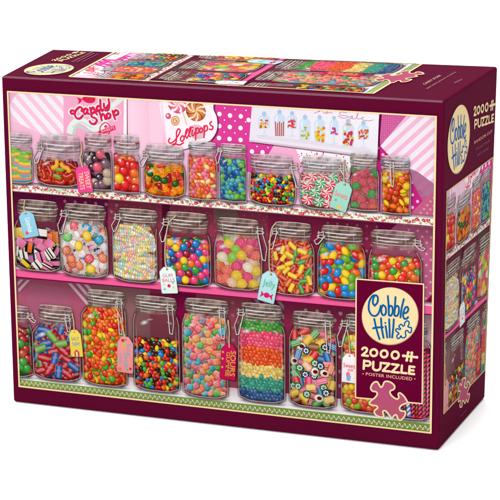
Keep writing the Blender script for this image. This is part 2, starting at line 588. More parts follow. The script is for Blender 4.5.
# ------------------------------------------------------------------ the painted glass jar
def jar(cv, name, xl, xr, yb, lid, yt, yn, fillf, tint=C(120, 60, 80), ta=.42, clamp=None, gasket=None, square=False, tone=C(150, 128, 120), cut=None):
    """photo px: body xl..xr, foot yb, lid (l, r), lid top yt, neck yn. fillf(cv, x0, x1, yb) paints the sweets."""
    cv.g = ('candy_jar', name)
    xc = (xl + xr) / 2
    (ax0, _), (ax1, _), (_, ab), (_, at), (_, an) = photo2art([(xl, yb), (xr, yb), (xc, yb), (xc, yt), (xc, yn)])
    (l0, _), (l1, _) = photo2art([(lid[0], yt + 6), (lid[1], yt + 6)])
    w = ax1 - ax0; H = ab - an; rc = w * (.08 if square else .17)
    lw = l1 - l0
    # soft shade on the backdrop and the shelf
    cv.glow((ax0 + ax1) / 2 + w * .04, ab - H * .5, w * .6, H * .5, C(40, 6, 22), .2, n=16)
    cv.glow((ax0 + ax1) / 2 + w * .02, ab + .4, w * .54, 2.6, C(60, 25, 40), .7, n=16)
    # body outline
    sh = min(H * .22, w * .2)
    left = [(l0 + lw * .03, an), (l0 + lw * .0 - (l0 - ax0) * .35, an + sh * .35), (ax0 + .3, an + sh), (ax0, an + sh * 1.7), (ax0, ab - rc * 1.2), (ax0 + rc * .25, ab - rc * .35), (ax0 + rc, ab)]
    cxm = (ax0 + ax1) / 2
    right = [(l1 - lw * .03, an), (l1 + (ax1 - l1) * .35, an + sh * .35), (ax1 - .3, an + sh), (ax1, an + sh * 1.7), (ax1, ab - rc * 1.2), (ax1 - rc * .25, ab - rc * .35), (ax1 - rc, ab)]
    ol = spline(left, k=3); orr = spline(right, k=3)
    n = len(ol)
    pts = np.concatenate([ol, orr]); fs = [(i, n + i, n + i + 1, i + 1) for i in range(n - 1)]
    cv.add(pts, fs, al(tint, ta))
    # sweets
    n0 = len(cv.items)
    fillf(cv, ax0 + w * .03, ax1 - w * .03, ab - 1.2)
    tl_ = max(l0 + lw * .02, ax0 + w * .04)
    hull = [(tl_, an - 1.5), (max(ax0 + w * .045, tl_ - w * .05), an + sh * .5), (ax0 + w * .028, an + sh * 1.1), (ax0 + w * .028, ab - rc * 1.15), (ax0 + rc * .16 + w * .03, ab - rc * .5), (ax0 + rc * .55 + w * .03, ab - rc * .12 - .9), (ax0 + rc * 1.1, ab - 1.1)]
    cc_ = ax0 + ax1
    clip_to(cv, n0, hull + [(cc_ - x, y) for x, y in reversed(hull)])
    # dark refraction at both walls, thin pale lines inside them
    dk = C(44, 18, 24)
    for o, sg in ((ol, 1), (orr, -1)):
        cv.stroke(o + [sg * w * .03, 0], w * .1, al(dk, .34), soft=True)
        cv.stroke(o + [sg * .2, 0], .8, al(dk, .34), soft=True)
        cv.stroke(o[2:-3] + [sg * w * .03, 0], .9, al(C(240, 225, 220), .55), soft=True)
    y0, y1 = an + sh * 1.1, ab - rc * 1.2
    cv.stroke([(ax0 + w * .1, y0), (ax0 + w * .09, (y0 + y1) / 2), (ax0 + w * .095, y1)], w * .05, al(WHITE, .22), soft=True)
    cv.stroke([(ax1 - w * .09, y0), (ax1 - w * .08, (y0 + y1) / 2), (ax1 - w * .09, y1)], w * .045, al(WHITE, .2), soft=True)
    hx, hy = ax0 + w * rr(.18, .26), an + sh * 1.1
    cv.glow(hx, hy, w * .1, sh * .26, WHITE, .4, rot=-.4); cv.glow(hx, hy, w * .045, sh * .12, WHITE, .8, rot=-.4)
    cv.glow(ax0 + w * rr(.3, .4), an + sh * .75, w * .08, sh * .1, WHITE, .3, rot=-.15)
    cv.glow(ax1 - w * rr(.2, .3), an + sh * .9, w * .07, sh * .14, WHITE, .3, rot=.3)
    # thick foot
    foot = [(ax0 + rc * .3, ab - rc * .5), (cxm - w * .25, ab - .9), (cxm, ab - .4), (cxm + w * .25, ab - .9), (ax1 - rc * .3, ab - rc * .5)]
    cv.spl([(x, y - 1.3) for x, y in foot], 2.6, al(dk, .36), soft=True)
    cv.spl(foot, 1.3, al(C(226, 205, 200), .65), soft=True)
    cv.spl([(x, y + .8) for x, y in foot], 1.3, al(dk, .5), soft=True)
    # lid and neck: bands of glass with streaky reflections
    nk = (an - at)
    dark = mul(tone, .16)
    M_ = 22
    ph = [rr(0, 6.3) for _ in range(4)]
    def streak(e, j):
        v = .72 + .3 * math.sin(e * 5 + ph[0] + j) + .22 * math.sin(e * 13 + ph[1] + j * 1.7) + .16 * math.sin(e * 29 + ph[2])
        return max(.25, v) * (1 - .5 * abs(e) ** 4)
    def arc(y, x0, x1, sag, m=M_):
        return [(x0 + (x1 - x0) * i / (m - 1), y + sag * math.sqrt(max(0, 1 - (2 * i / (m - 1) - 1) ** 2))) for i in range(m)]
    def band(ya, yc, x0, x1, ca, cb, s0, s1, j):
        a_, b_ = arc(ya, x0, x1, s0), arc(yc, x0, x1, s1)
        cols = [mul(ca, streak(2 * i / (M_ - 1) - 1, j)) for i in range(M_)] + [mul(cb, streak(2 * i / (M_ - 1) - 1, j + .6)) for i in range(M_)]
        cv.add(a_ + b_, [(i, i + 1, M_ + i + 1, M_ + i) for i in range(M_ - 1)], cols)
    sg = nk * .11
    def Y(f): return at + nk * f
    li, ri = l0 + lw * .035, l1 - lw * .035
    light = mul(tone, 1.55)
    band(Y(.62), Y(1.06), li, ri, al(mul(tone, .8), .5), al(mul(tone, 1.1), .22), sg, sg * .6, 0)
    band(Y(.02), Y(.16), l0 + lw * .03, l1 - lw * .03, al(light, .5), al(mul(tone, 1.1), .4), -nk * .07, sg * .3, 1)
    band(Y(.16), Y(.30), l0 + lw * .01, l1 - lw * .01, al(mul(tone, .95), .42), al(mul(tone, .6), .5), sg * .3, sg, 2)
    band(Y(.30), Y(.40), l0, l1, al(mul(light, 1.15), .8), al(mul(tone, .9), .65), sg, sg, 3)
    if gasket is not None: band(Y(.27), Y(.37), l0 + lw * .01, l1 - lw * .01, al(gasket, .95), al(mul(gasket, .8), .95), sg, sg, .2)
    band(Y(.40), Y(.50), l0, l1, al(mul(tone, .5), .6), al(mul(tone, .9), .45), sg, sg, 4)
    band(Y(.50), Y(.60), l0, l1, al(mul(light, 1.1), .65), al(mul(tone, .7), .55), sg, sg, 5)
    band(Y(.60), Y(.68), l0 + lw * .01, l1 - lw * .01, al(mul(tone, .5), .45), al(mul(tone, .8), .3), sg, sg, 6)
    cv.stroke(arc(Y(.02), l0 + lw * .04, l1 - lw * .04, -nk * .07), .8, al(C(255, 250, 245), .8), soft=True)
    cv.stroke(arc(Y(.16), l0 + lw * .015, l1 - lw * .015, sg * .35), .8, al(WHITE, .7), soft=True)
    a_ = arc(Y(.31), l0, l1, sg); cv.stroke(a_[2:-3], 1.5, al(WHITE, .95), soft=True)
    a_ = arc(Y(.40), l0, l1, sg); cv.stroke(a_, .7, al(dark, .5), soft=True)
    a_ = arc(Y(.51), l0, l1, sg); cv.stroke(a_[3:14], 1.3, al(WHITE, .9), soft=True)
    cv.stroke(arc(Y(.615), l0, l1, sg), .8, al(dark, .5), soft=True)
    cv.stroke(arc(Y(.70), l0 + lw * .01, l1 - lw * .01, sg), 1.2, al(C(216, 204, 190), .95), soft=True)
    cv.stroke(arc(Y(.755), l0 + lw * .01, l1 - lw * .01, sg), .7, al(dark, .4), soft=True)
    a_ = arc(Y(.9), li, ri, sg); cv.stroke(a_[2:9], 1.2, al(WHITE, .5), soft=True); cv.stroke(a_[13:19], 1.0, al(WHITE, .35), soft=True)
    for e, a_ in ((rr(.1, .2), .35), (rr(.75, .85), .25)):
        cv.stroke([(l0 + lw * e, Y(.12)), (l0 + lw * e, Y(.5)), (l0 + lw * e, Y(1))], lw * .04, al(WHITE, a_), soft=True)
    for e in (.015, .985):
        cv.stroke([(l0 + lw * e, Y(.14)), (l0 + lw * e, Y(.5)), (l0 + lw * (e * .94 + .03), Y(1.05))], lw * .045, al(dark, .4), soft=True)
    # spring clip
    if clamp:
        wire, wd = C(196, 186, 178), C(50, 36, 38)
        ln = max(clamp[1], 4) * nk / 17.0
        x = {'l': l0 + lw * .06, 'r': l1 - lw * .22, 'rr': l1 - lw * .04, 'c': cxm - lw * .2}[clamp[0]]
        s2 = -1 if clamp[0] == 'l' else 1
        ww = lw * .11
        lean = s2 * ww * (1.3 if clamp[0] in ('rr', 'l') else .5)
        top = Y(.74)
        loop = [[(x, Y(.34)), (x + s2 * .2, top), (x + lean * .8, top + ln), (x + lean * .8 + s2 * ww * .55, top + ln + .6), (x + lean * .9 + s2 * ww * .8, top + ln * .55), (x + s2 * ww * 1.05, top), (x + s2 * ww * 1.0, Y(.36))]]
        coil = [arc_(x + s2 * ww * .5, Y(.66), ww * .85, nk * .09, 0, 360, 12), [(x - ww * .3, Y(.42)), (x + s2 * ww * 1.2, Y(.46))]]
        cv.multi(union_rows([np.array(q) + [.5, .5] for q in loop + coil], 1.1, .3), al(wd, .6))
        cv.multi(union_rows([np.array(q) for q in loop + coil], .85, .22), wire)
        cv.multi(union_rows([np.array(loop[0][1:4]) - [.15, .1]], .3, .12), WHITE)


def heap(kind, pal, ytop, r, dark=C(50, 14, 14), sp=1.5, topn=.5, xin=0):
    def f(cv, x0, x1, ab):
        yt = photo2art([(0, 0)])
        fill(cv, kind, pal, x0 + xin, x1 - xin, ytop_art(ytop), ab, r, dark, sp=sp, topn=topn)
    def ytop_art(y):
        return y
    f.ytop = ytop
    return f


def J(cv, name, xl, xr, yb, lid, yt, yn, kind, pal, ytop, r, dark=C(50, 14, 14), sp=1.5, topn=.5, man=None, **kw):
    a = photo2art([((xl + xr) / 2, ytop)])[0][1]
    def ff(cv, x0, x1, ab):
        if kind == 'necklace': necklace(cv, x0, x1, a, ab, r); return
        if kind == 'sticks': sticks(cv, x0, x1, a, ab); return
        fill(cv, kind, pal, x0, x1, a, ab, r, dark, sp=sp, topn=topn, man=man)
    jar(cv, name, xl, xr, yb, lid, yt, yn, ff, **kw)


def necklace(cv, x0, x1, y0, y1, r):
    pal = [C('#f7d98a'), C('#f6b0a8'), C('#bfe3a0'), C('#a8d4e8'), C('#f3efe2'), C('#f4a878'), C('#efe07a'), C('#f4c3cf')]
    cv.add([(x0, y0), (x1, y0), (x1, y1 - 4), (x1 - 4, y1), (x0 + 4, y1), (x0, y1 - 4)], [tuple(range(6))], C(120, 84, 50))
    for layer, k in ((0, .6), (1, .78), (2, 1.0)):
        nst = int((y1 - y0) / r / (.9, .8, .95)[layer])
        for i in range(nst):
            yb = y0 + r + (y1 - y0 - 2 * r) * (i + rr(-.3, .3)) / nst
            ph, am, sl, wl = rr(0, 6), rr(1.0, 4.0), rr(-.28, .28), rr(.08, .16)
            if R.random() < .25: sl *= 2.5
            xa = x0 + (0 if R.random() < .5 else rr(0, (x1 - x0) * .5)); xb = min(x1, xa + rr(.45, 1.0) * (x1 - x0))
            x = xa + r * .6
            while x < xb - r * .4:
                yy = yb + am * math.sin(ph + x * wl) + (x - (x0 + x1) / 2) * sl
                an = math.atan(sl + am * wl * math.cos(ph + x * wl))
                if y0 + r * .2 < yy < y1 - r * .6:
                    ball(cv, x, yy, r * .62, R.choice(pal), k * rr(.85, 1.05), b=r, rot=an, hi=.35)
                x += r * 1.15 * math.cos(an)


def sticks(cv, x0, x1, y0, y1):
    cv.rect(x0, y0, x1, y1, C(96, 24, 44), C(60, 14, 26))
    bl, rd, pk, wt, kk = C(60, 130, 196), C(196, 34, 44), C(232, 56, 104), C(235, 225, 230), C(34, 28, 32)
    cols = [(rd, C(60, 90, 50)), (bl, wt), (rd, wt), (bl, kk), (rd, kk), (bl, wt), (pk, kk), (rd, kk), (pk, kk), (pk, C(40, 70, 50)), (pk, kk)]
    for i, (a, b) in enumerate(cols):
        x = x0 + 2 + (x1 - x0 - 4) * i / (len(cols) - 1)
        lean = -7 if i < 6 else rr(-2.0, 1.0); yt = y0 + rr(0, 8)
        p0, p1 = np.array([x + lean, yt]), np.array([x, y1 - 2])
        cv.stroke([p0, p1], 4.0, mul(a, .4)); cv.stroke([p0, p1], 3.2, a)
        n = int((p1[1] - p0[1]) / 4.2); acc = []
        for j in range(n):
            q = p0 + (p1 - p0) * (j + .3) / n
            acc.append([q + [-1.6, 3.0], q + [-1.6, .9], q + [1.6, -2.1], q + [1.6, 0]])
        cv.multi(acc, b)
        cv.stroke([p0 - [.5, 0], (p0 + p1) / 2 - [.5, 0], p1 - [.5, 0]], 1.3, al(WHITE, .5), soft=True)
        cv.stroke([p0 + [1.4, 0], (p0 + p1) / 2 + [1.4, 0], p1 + [1.4, 0]], 1.2, al(BLACK, .5), soft=True)


# ------------------------------------------------------------------ gift tags
def tag(cv, name, cx, cy, w, h, ang, col, lines, string=None, extra=None, tcol=C(90, 160, 180), bold=.02):
    """photo px centre and size; ang in degrees clockwise. lines: (text, x0, y0, x1, y1) in tag units -1..1"""
    cv.g = ('gift_tag', name)
    (ax, ay), = photo2art([(cx, cy)])
    t = math.radians(ang)
    def q(u, v): return (ax + (u * w * math.cos(t) - v * h * math.sin(t)) / 2, ay + (u * w * math.sin(t) + v * h * math.cos(t)) / 2)
    out = [(-.95, -.62), (-.42, -.95), (.42, -.95), (.95, -.62), (.97, .9), (.88, .98), (-.88, .98), (-.97, .9)]
    if string is not None:
        s = photo2art(string)
        p = np.concatenate([s, [q(0, -.75)]])
        cv.spl(p, 1.6, C(110, 80, 55)); cv.spl(p + [-.25, -.1], 1.0, C(214, 184, 146))
    cv.poly([(a + .9, b + .9) for a, b in (q(*o) for o in out)], al(C(40, 8, 20), .5))
    cv.poly([q(*o) for o in out], mul(col, .62))
    cv.add([q(o[0] * .95, o[1] * .965) for o in out], [tuple(range(8))], [mul(col, 1.04)] * 4 + [mul(col, .93)] * 4)
    cv.ell(*q(0, -.78), w * .07, c=C(70, 40, 40), n=8)
    for L in lines:
        txt, x0, y0, x1, y1 = L[:5]
        if len(L) > 5: text(cv, txt, [q(x1, y0), q(x1, y1), q(x0, y1), q(x0, y0)], tcol, bold)
        else: text(cv, txt, [q(x0, y0), q(x1, y0), q(x1, y1), q(x0, y1)], tcol, bold)
    if extra: extra(cv, q, w)
    if string is not None:
        cv.stroke([p[-2], p[-1]], 1.1, C(214, 184, 146))


# ------------------------------------------------------------------ logo strokes and emblem
def LZ(pts, ox, oy, k): return [(ox + a / k, oy + b / k) for a, b in pts]


COB = [
    [(128, 168), (113, 145), (118, 100), (138, 80), (154, 100), (150, 140), (128, 166)],
    [(142, 82), (112, 84), (84, 130), (78, 195), (98, 240), (130, 253), (158, 232), (172, 195), (178, 168)],
    [(196, 162), (182, 195), (188, 236), (205, 246), (221, 226), (219, 182), (200, 162)],
    [(237, 86), (243, 160), (246, 246)], [(244, 196), (256, 168), (274, 178), (277, 222), (262, 250), (246, 246)],
    [(301, 95), (296, 170), (291, 246)], [(293, 200), (308, 170), (327, 178), (328, 224), (312, 252), (292, 248)],
    [(370, 113), (352, 190), (342, 264)],
    [(368, 232), (396, 222), (408, 196), (396, 176), (378, 192), (364, 240), (372, 272), (392, 276), (406, 262)],
    [(124, 278), (142, 360), (168, 446)], [(180, 272), (186, 350), (201, 434)], [(114, 355), (150, 348), (196, 346)],
    [(218, 336), (226, 385), (232, 432)], [(248, 280), (251, 352), (253, 430)], [(287, 280), (282, 352), (273, 432)],
]
HASH = [(316, 330), (336, 318), (352, 332), (366, 322), (362, 303), (384, 296), (404, 298), (408, 316), (398, 332), (410, 344),
        (430, 340), (436, 360), (430, 388), (408, 386), (394, 372), (380, 380), (380, 402), (386, 424), (368, 438), (350, 436), (346, 420), (334, 434), (320, 440),
        (308, 424), (312, 402), (334, 392), (336, 372), (318, 374), (304, 388), (302, 366), (312, 352), (340, 350), (352, 350), (344, 338)]
HASH = [(330, 336), (350, 322), (362, 336), (376, 332), (378, 310), (398, 294), (414, 304), (412, 326), (404, 340), (418, 348), (434, 350), (434, 372), (428, 392),
        (412, 388), (400, 374), (386, 378), (384, 398), (388, 418), (374, 434), (354, 432), (348, 418), (336, 436), (320, 440), (312, 424), (318, 410), (330, 402),
        (322, 390), (306, 380), (306, 362), (322, 360), (336, 366), (344, 358), (334, 348)]
LOGO_SQ = [(25, 15), (488, 15), (488, 493), (25, 493)]      # the disc's bounding square in these units


def logo(cv, T, disc_g, let_g):
    cv.T = T
    cv.g = disc_g
    cv.ell(257, 255, 237, 241, 0, mul(CREAM, .55), n=56)
    cv.ell(255, 252, 232, 236, 0, CREAM, n=56)
    cv.g = let_g
    blue = C(0, 98, 168)
    letters(cv, COB, 15.5, mixc(C(120, 90, 60), CREAM, .45), off=(3, 3)); letters(cv, COB, 15.5, blue)
    cv.ell(217, 311, 8.5, c=blue, n=10)
    cv.stroke(spline(HASH, True, 4), 12, blue, closed=True)
    cv.T = None


PIECE = [(50, 276), (72, 246), (104, 222), (130, 185), (116, 160), (85, 155), (65, 132), (72, 95), (98, 66), (128, 62), (146, 86), (165, 116), (184, 100), (198, 66), (222, 56), (258, 64), (294, 90), (304, 118),
         (290, 140), (262, 150), (258, 176), (286, 212), (326, 234), (346, 216), (338, 186), (356, 172), (392, 200), (414, 232), (432, 270), (405, 280),
         (368, 298), (352, 326), (366, 352), (402, 356), (412, 372), (398, 412), (362, 446), (336, 430), (322, 394), (300, 396), (276, 424), (248, 392), (216, 354), (190, 352), (186, 376), (195, 402), (170, 414),
         (122, 398), (98, 362), (112, 340), (134, 322), (118, 300), (80, 296)]


def piece(cv, T, g):
    cv.T = T; cv.g = g
    p = spline(PIECE, True, 3)
    # fill by a strip of thin rows (the outline is not convex)
    ys = np.linspace(p[:, 1].min(), p[:, 1].max(), 90)
    rows = []
    for a, b in zip(ys[:-1], ys[1:]):
        m = (a + b) / 2; xs = []
        for i in range(len(p)):
            u, v = p[i - 1], p[i]
            if (u[1] > m) != (v[1] > m): xs.append(u[0] + (v[0] - u[0]) * (m - u[1]) / (v[1] - u[1]))
        xs.sort()
        for k in range(0, len(xs) - 1, 2): rows.append((xs[k], xs[k + 1], a, b))
    pts, fs, cols = [], [], []
    ca, cb = C(186, 82, 124), C(190, 88, 110)
    for x0, x1, a, b in rows:
        n = len(pts); pts += [(x0, a), (x1, a), (x1, b), (x0, b)]; fs.append((n, n + 1, n + 2, n + 3))
        cols += [mixc(ca, cb, (a - 60) / 380)] * 4
    cv.add(pts, fs, cols)
    cv.stroke(p, 17, mul(CREAM, .7), closed=True)
    cv.stroke(p, 12, C(252, 228, 178), closed=True)
    cv.T = None


def arc_(cx, cy, rx, ry, a0, a1, n=14):
    return [(cx + rx * math.cos(math.radians(a0 + (a1 - a0) * i / n)), cy + ry * math.sin(math.radians(a0 + (a1 - a0) * i / n))) for i in range(n + 1)]


CNT_A = [arc_(74, 64, 17, 14, 190, 372, 10) + [(86, 78), (56, 104), (97, 109)], arc_(139, 86, 24, 24.5, 0, 360, 22), arc_(213, 94, 24, 25, 0, 360, 22), arc_(292, 103, 25, 26, 0, 360, 22)]
CNT_B = [[(70, 142), (67, 201)], [(70, 144), (96, 147)] + arc_(98, 163, 17, 16, -85, 85, 8) + [(68, 177)],
         [(136, 151), (134, 188)] + arc_(160, 190, 27, 22, 175, 10, 9) + [(189, 157)],
         [(205, 160), (250, 165), (204, 215), (252, 220)], [(270, 168), (316, 174), (268, 223), (318, 228)],
         [(340, 178), (336, 229), (372, 233)], [(428, 188), (394, 184), (391, 235), (427, 239)], [(392, 210), (422, 213)]]
CNT_H = [[(350, 108), (446, 119)], [(384, 84), (374, 141)], [(411, 86), (404, 145)]]


def count_text(cv, T, g, w=16.5, col=None):
    cv.T = T; cv.g = g
    knobs = [[(x, y), (x + .5, y)] for x, y in ((350, 108), (446, 119), (385, 85), (410, 87), (374, 140), (404, 144))]
    cv.multi(union_rows(CNT_A, w, 2.0) + union_rows(CNT_B, w, 2.0) + union_rows(CNT_H, w, 2.0), col)
    cv.multi(union_rows(knobs, w * 1.25, 2.0), col)
    cv.T = None


CQ = [(44, 42), (452, 42), (452, 244), (44, 244)]


def hashmark(cv, ox, oy, k, col, off=(0, 0)):
    for a, b, w in (((346, 106), (448, 118), 13), ((384, 84), (372, 142), 17), ((410, 84), (404, 146), 17)):
        cv.stroke(LZ([a, b], ox, oy, k), w / k, col)
    for x, y in ((350, 107), (446, 118), (386, 84), (409, 88), (373, 140), (405, 145)):
        cv.ell(ox + x / k, oy + y / k, 8.5 / k, c=col, n=10)


# ================================================================== THE COVER ART (photo pixels of the front, rectified)
art = Canvas()
P2 = photo2art


def pp(pts): return P2(pts)


def bandp(g, pts, col):
    art.g = g; art.poly(pp(pts), col)


def mm(v):   # y measured in the art space of a photo point
    return P2([v])[0]


# -- backdrop
art.g = ('backdrop',)
art.rect(0, 0, AW, AH, C(130, 32, 70))
art.poly(pp([(0, 80), (445, 105), (445, 222), (0, 190)]), C(243, 190, 214))
# candy stripes, left
def stripes(poly, base, col, step, wid, ang, g=None, a=1.0):
    poly = pp(poly); art.poly(poly, base)
    c0 = poly.mean(0); d = np.array([math.cos(ang), math.sin(ang)]); n = np.array([-d[1], d[0]])
    pr = (poly - c0) @ n; ex = (poly - c0) @ d
    t = pr.min(); acc = []
    while t < pr.max():
        q = [c0 + d * (ex.min() - 5) + n * t, c0 + d * (ex.max() + 5) + n * t, c0 + d * (ex.max() + 5) + n * (t + wid), c0 + d * (ex.min() - 5) + n * (t + wid)]
        acc.append(clip_convex(q, poly))
        t += step
    art.multi(acc, al(col, a))


def clip_convex(sub, clip):
    out = [np.array(p, float) for p in sub]; m = len(clip); ctr = np.mean(clip, 0)
    for i in range(m):
        a, b = np.array(clip[i]), np.array(clip[(i + 1) % m]); nrm = np.array([-(b - a)[1], (b - a)[0]])
        if (ctr - a) @ nrm < 0: nrm = -nrm
        res = []
        for j, q in enumerate(out):
            r = out[j - 1]; dq, dr = (q - a) @ nrm, (r - a) @ nrm
            if (dq >= 0) != (dr >= 0): res.append(r + (q - r) * dr / (dr - dq))
            if dq >= 0: res.append(q)
        out = res
        if len(out) < 3: return None
    return np.array(out)


def inpoly(x, y, poly):
    s = 0
    for i in range(len(poly)):
        a, b = poly[i - 1], poly[i]
        v = (b[0] - a[0]) * (y - a[1]) - (b[1] - a[1]) * (x - a[0])
        if abs(v) < 1e-9: continue
        if s == 0: s = v
        elif s * v < 0: return False
    return True


def dots(poly, step, r, col, a=1.0, jit=0, ang=0.0):
    poly = pp(poly); lo, hi = poly.min(0), poly.max(0)
    y = lo[1]; row = 0; acc = []
    while y < hi[1]:
        x = lo[0] + (step / 2 if row % 2 else 0)
        while x < hi[0]:
            px, py = x + rr(-jit, jit) + (y - lo[1]) * ang, y + rr(-jit, jit)
            if inpoly(px, py, poly): acc.append([(px + r * math.cos(k * .628), py + r * math.sin(k * .628)) for k in range(10)])
            x += step
        y += step * .62; row += 1
    art.multi(acc, al(col, a))


def gingham(poly, step, col, a):
    poly = pp(poly)
    lo, hi = poly.min(0), poly.max(0)
    x = lo[0]; acc = []
    while x < hi[0]:
        acc.append(clip_convex([(x, lo[1]), (x + step * .45, lo[1]), (x + step * .45, hi[1]), (x, hi[1])], poly)); x += step
    art.multi(acc, al(col, a))
    y = lo[1]; acc = []
    while y < hi[1]:
        acc.append(clip_convex([(lo[0], y), (hi[0], y), (hi[0], y + step * .45), (lo[0], y + step * .45)], poly)); y += step
    art.multi(acc, al(col, a))


stripes([(20, 91), (64.5, 93), (64.5, 140), (57, 142), (12, 120), (9, 103)], C(243, 234, 242), C(246, 198, 220), 9.6, 4.6, math.radians(46))
art.poly(pp([(0, 85), (21, 85), (10, 104), (0, 112)]), C(240, 176, 208))
art.poly(pp([(10, 120), (57, 142), (70, 160), (0, 150)]), C(243, 186, 212))
# pale door panel
art.poly(pp([(127.5, 90), (163, 92), (163, 160), (127.5, 158)]), C(248, 206, 224))
art.hrect(*mm((130, 96)), *mm((150, 160)), C(251, 214, 230), C(246, 196, 218))
art.stroke(pp([(126.8, 95), (127.3, 160)]), 1.5, C(110, 50, 66), cap=False)
# magenta paper with white dots
art.poly(pp([(206, 95), (256, 98), (256, 172), (214, 172), (210, 130)]), C(222, 64, 152))
for (dx, dy) in ((219.5, 114), (230, 115.5), (240.8, 116.3), (219.3, 126), (229.8, 127), (240.5, 128), (219, 138), (229.6, 139), (240.6, 140), (252, 151.5), (262, 152.5), (219, 150), (229, 151), (248.6, 120)):
    art.ell(*mm((dx, dy)), 2.2, c=WHITE, n=14)
    art.ell(*mm((dx + 5.2, dy - 6)), .7, c=WHITE, n=8)
art.poly(pp([(249, 141), (300, 146), (270, 172), (249, 172)]), C(222, 64, 152))
art.ell(*mm((252, 151.5)), 2.2, c=WHITE); art.ell(*mm((262.5, 152.3)), 2.2, c=WHITE); art.ell(*mm((257, 146.5)), .7, c=WHITE, n=8); art.ell(*mm((268, 147.5)), .7, c=WHITE, n=8)
art.poly(pp([(274, 145), (300, 148), (302, 175), (262, 165)]), C(246, 176, 208))
art.poly(pp([(296, 149), (352, 155), (352, 172), (304, 172)]), C(250, 244, 248))
for _ in range(42):
    art.ell(*mm((rr(298, 350), rr(152, 168))), rr(.5, 1.2), rr(.4, .9), rr(0, 3), C(224, 60, 130), n=6)
# magenta gingham and dark edge, then the striped ribbon paper at the right
art.poly(pp([(377, 112), (414, 114), (380, 150), (377, 178)]), C(214, 44, 140))
gingham([(377, 112), (412, 114.6), (381, 148)], 1.75, C(246, 150, 205), .5)
art.poly(pp([(377.5, 112), (382, 112), (379, 150), (375, 158)]), C(110, 16, 66))
art.poly(pp([(376, 150), (381, 145), (390, 156), (430, 198), (412, 216), (376, 214)]), C(200, 34, 128))
dots([(378, 148), (388, 156), (428, 198), (412, 215), (378, 212)], 9.5, 1.5, C(250, 190, 220))
stripes([(409.5, 112), (440, 114), (440, 198), (429, 200), (380.5, 146)], C(243, 232, 241), C(244, 186, 214), 8.4, 3.9, math.radians(-44))
art.poly(pp([(404, 166), (418, 172), (437, 186), (437, 206), (424, 204)]), al(C(190, 110, 150), .75))
art.poly(pp([(428, 196), (438, 188), (438, 222), (404, 220)]), C(196, 96, 130))
dots([(429, 198), (438, 190), (438, 220), (408, 219)], 6, 1.0, C(225, 160, 180))
# row two backdrop
art.poly(pp([(0, 186), (110, 196), (110, 290), (0, 280)]), C(144, 36, 88))
gingham([(8, 190), (112, 199), (112, 285), (12, 272)], 1.6, C(90, 8, 50), .5)
art.poly(pp([(108, 196), (270, 207), (270, 300), (108, 290)]), C(138, 52, 74))
dots([(60, 194), (120, 199), (118, 214), (60, 208)], 11, 1.7, C(196, 120, 158), .8)
dots([(108, 197), (270, 207), (270, 292), (108, 285)], 7.5, .6, C(190, 120, 140), .6, jit=1.2)
art.poly(pp([(214, 203), (232, 204), (240, 218), (214, 222)]), C(126, 110, 100, .6)); art.poly(pp([(162, 200), (170, 201), (167, 290), (162, 290)]), C(90, 16, 44))
art.poly(pp([(268, 206), (380, 214), (380, 306), (268, 296)]), C(132, 34, 68))
dots([(318, 210), (396, 216), (396, 306), (318, 300)], 9.5, 1.3, C(180, 110, 150), .75)
art.poly(pp([(378, 214), (420, 217), (400, 240), (378, 240)]), C(124, 16, 70))
art.poly(pp([(405, 217), (440, 220), (440, 312), (372, 305), (372, 246)]), C(186, 92, 128))
dots([(400, 222), (436, 221), (434, 308), (400, 306)], 8.5, 1.2, C(216, 170, 188), .9)
art.poly(pp([(425, 302), (436, 290), (436, 312), (420, 312)]), C(120, 16, 50))
# row three backdrop
art.poly(pp([(0, 277), (100, 284), (100, 385), (0, 376)]), C(170, 84, 108))
art.poly(pp([(30, 282), (70, 290), (66, 340), (20, 340)]), al(C(196, 110, 140), .5))
stripes([(17, 279), (33, 280.5), (19, 296)], C(196, 178, 180), C(168, 76, 108), 5.2, 2.6, math.radians(-46))
stripes([(66, 283), (92, 285), (98, 312), (84, 304)], C(196, 178, 180), C(170, 76, 110), 6.4, 3.2, math.radians(46))
art.poly(pp([(92, 284), (150, 289), (150, 390), (92, 385)]), C(138, 96, 98))
for _ in range(60):
    art.ell(*mm((rr(100, 150), rr(288, 380))), rr(.6, 1.5), rr(.5, 1.2), rr(0, 3), R.choice([C(150, 20, 60), C(180, 70, 100), C(120, 110, 90)]), n=6)
art.poly(pp([(172, 291), (205, 294), (205, 394), (172, 390)]), C(158, 20, 84))
gingham([(172, 291), (196, 293), (196, 394), (172, 390)], 1.6, C(100, 8, 52), .5)
art.poly(pp([(196, 293), (290, 301), (290, 402), (196, 394)]), C(142, 60, 78))
dots([(200, 294), (248, 298), (246, 395), (200, 390)], 10, 1.7, C(150, 112, 118), .8)
stripes([(250, 299), (292, 302), (292, 330), (276, 324)], C(150, 120, 128), C(116, 36, 72), 6, 3, math.radians(50))
art.poly(pp([(284, 300), (440, 312), (440, 420), (284, 402)]), C(130, 38, 68))
dots([(300, 303), (360, 308), (356, 400), (300, 396)], 11.5, 1.9, C(176, 150, 165), .85)
art.poly(pp([(420, 313), (440, 314), (440, 345), (420, 345)]), C(186, 150, 160)); art.poly(pp([(420, 345), (440, 346), (440, 425), (420, 425)]), C(170, 110, 130))
for (x0, x1) in ((8, 436),):
    for yy0, yy1 in (((191, 203)), ((276, 288))):
        pass
# soft shade under the two upper shelves
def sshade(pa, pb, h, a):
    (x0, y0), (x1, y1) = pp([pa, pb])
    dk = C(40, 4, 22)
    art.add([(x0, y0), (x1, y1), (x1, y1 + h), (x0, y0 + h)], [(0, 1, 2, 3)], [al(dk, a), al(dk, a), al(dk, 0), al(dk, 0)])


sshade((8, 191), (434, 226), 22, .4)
sshade((15, 276), (432, 314), 22, .38)

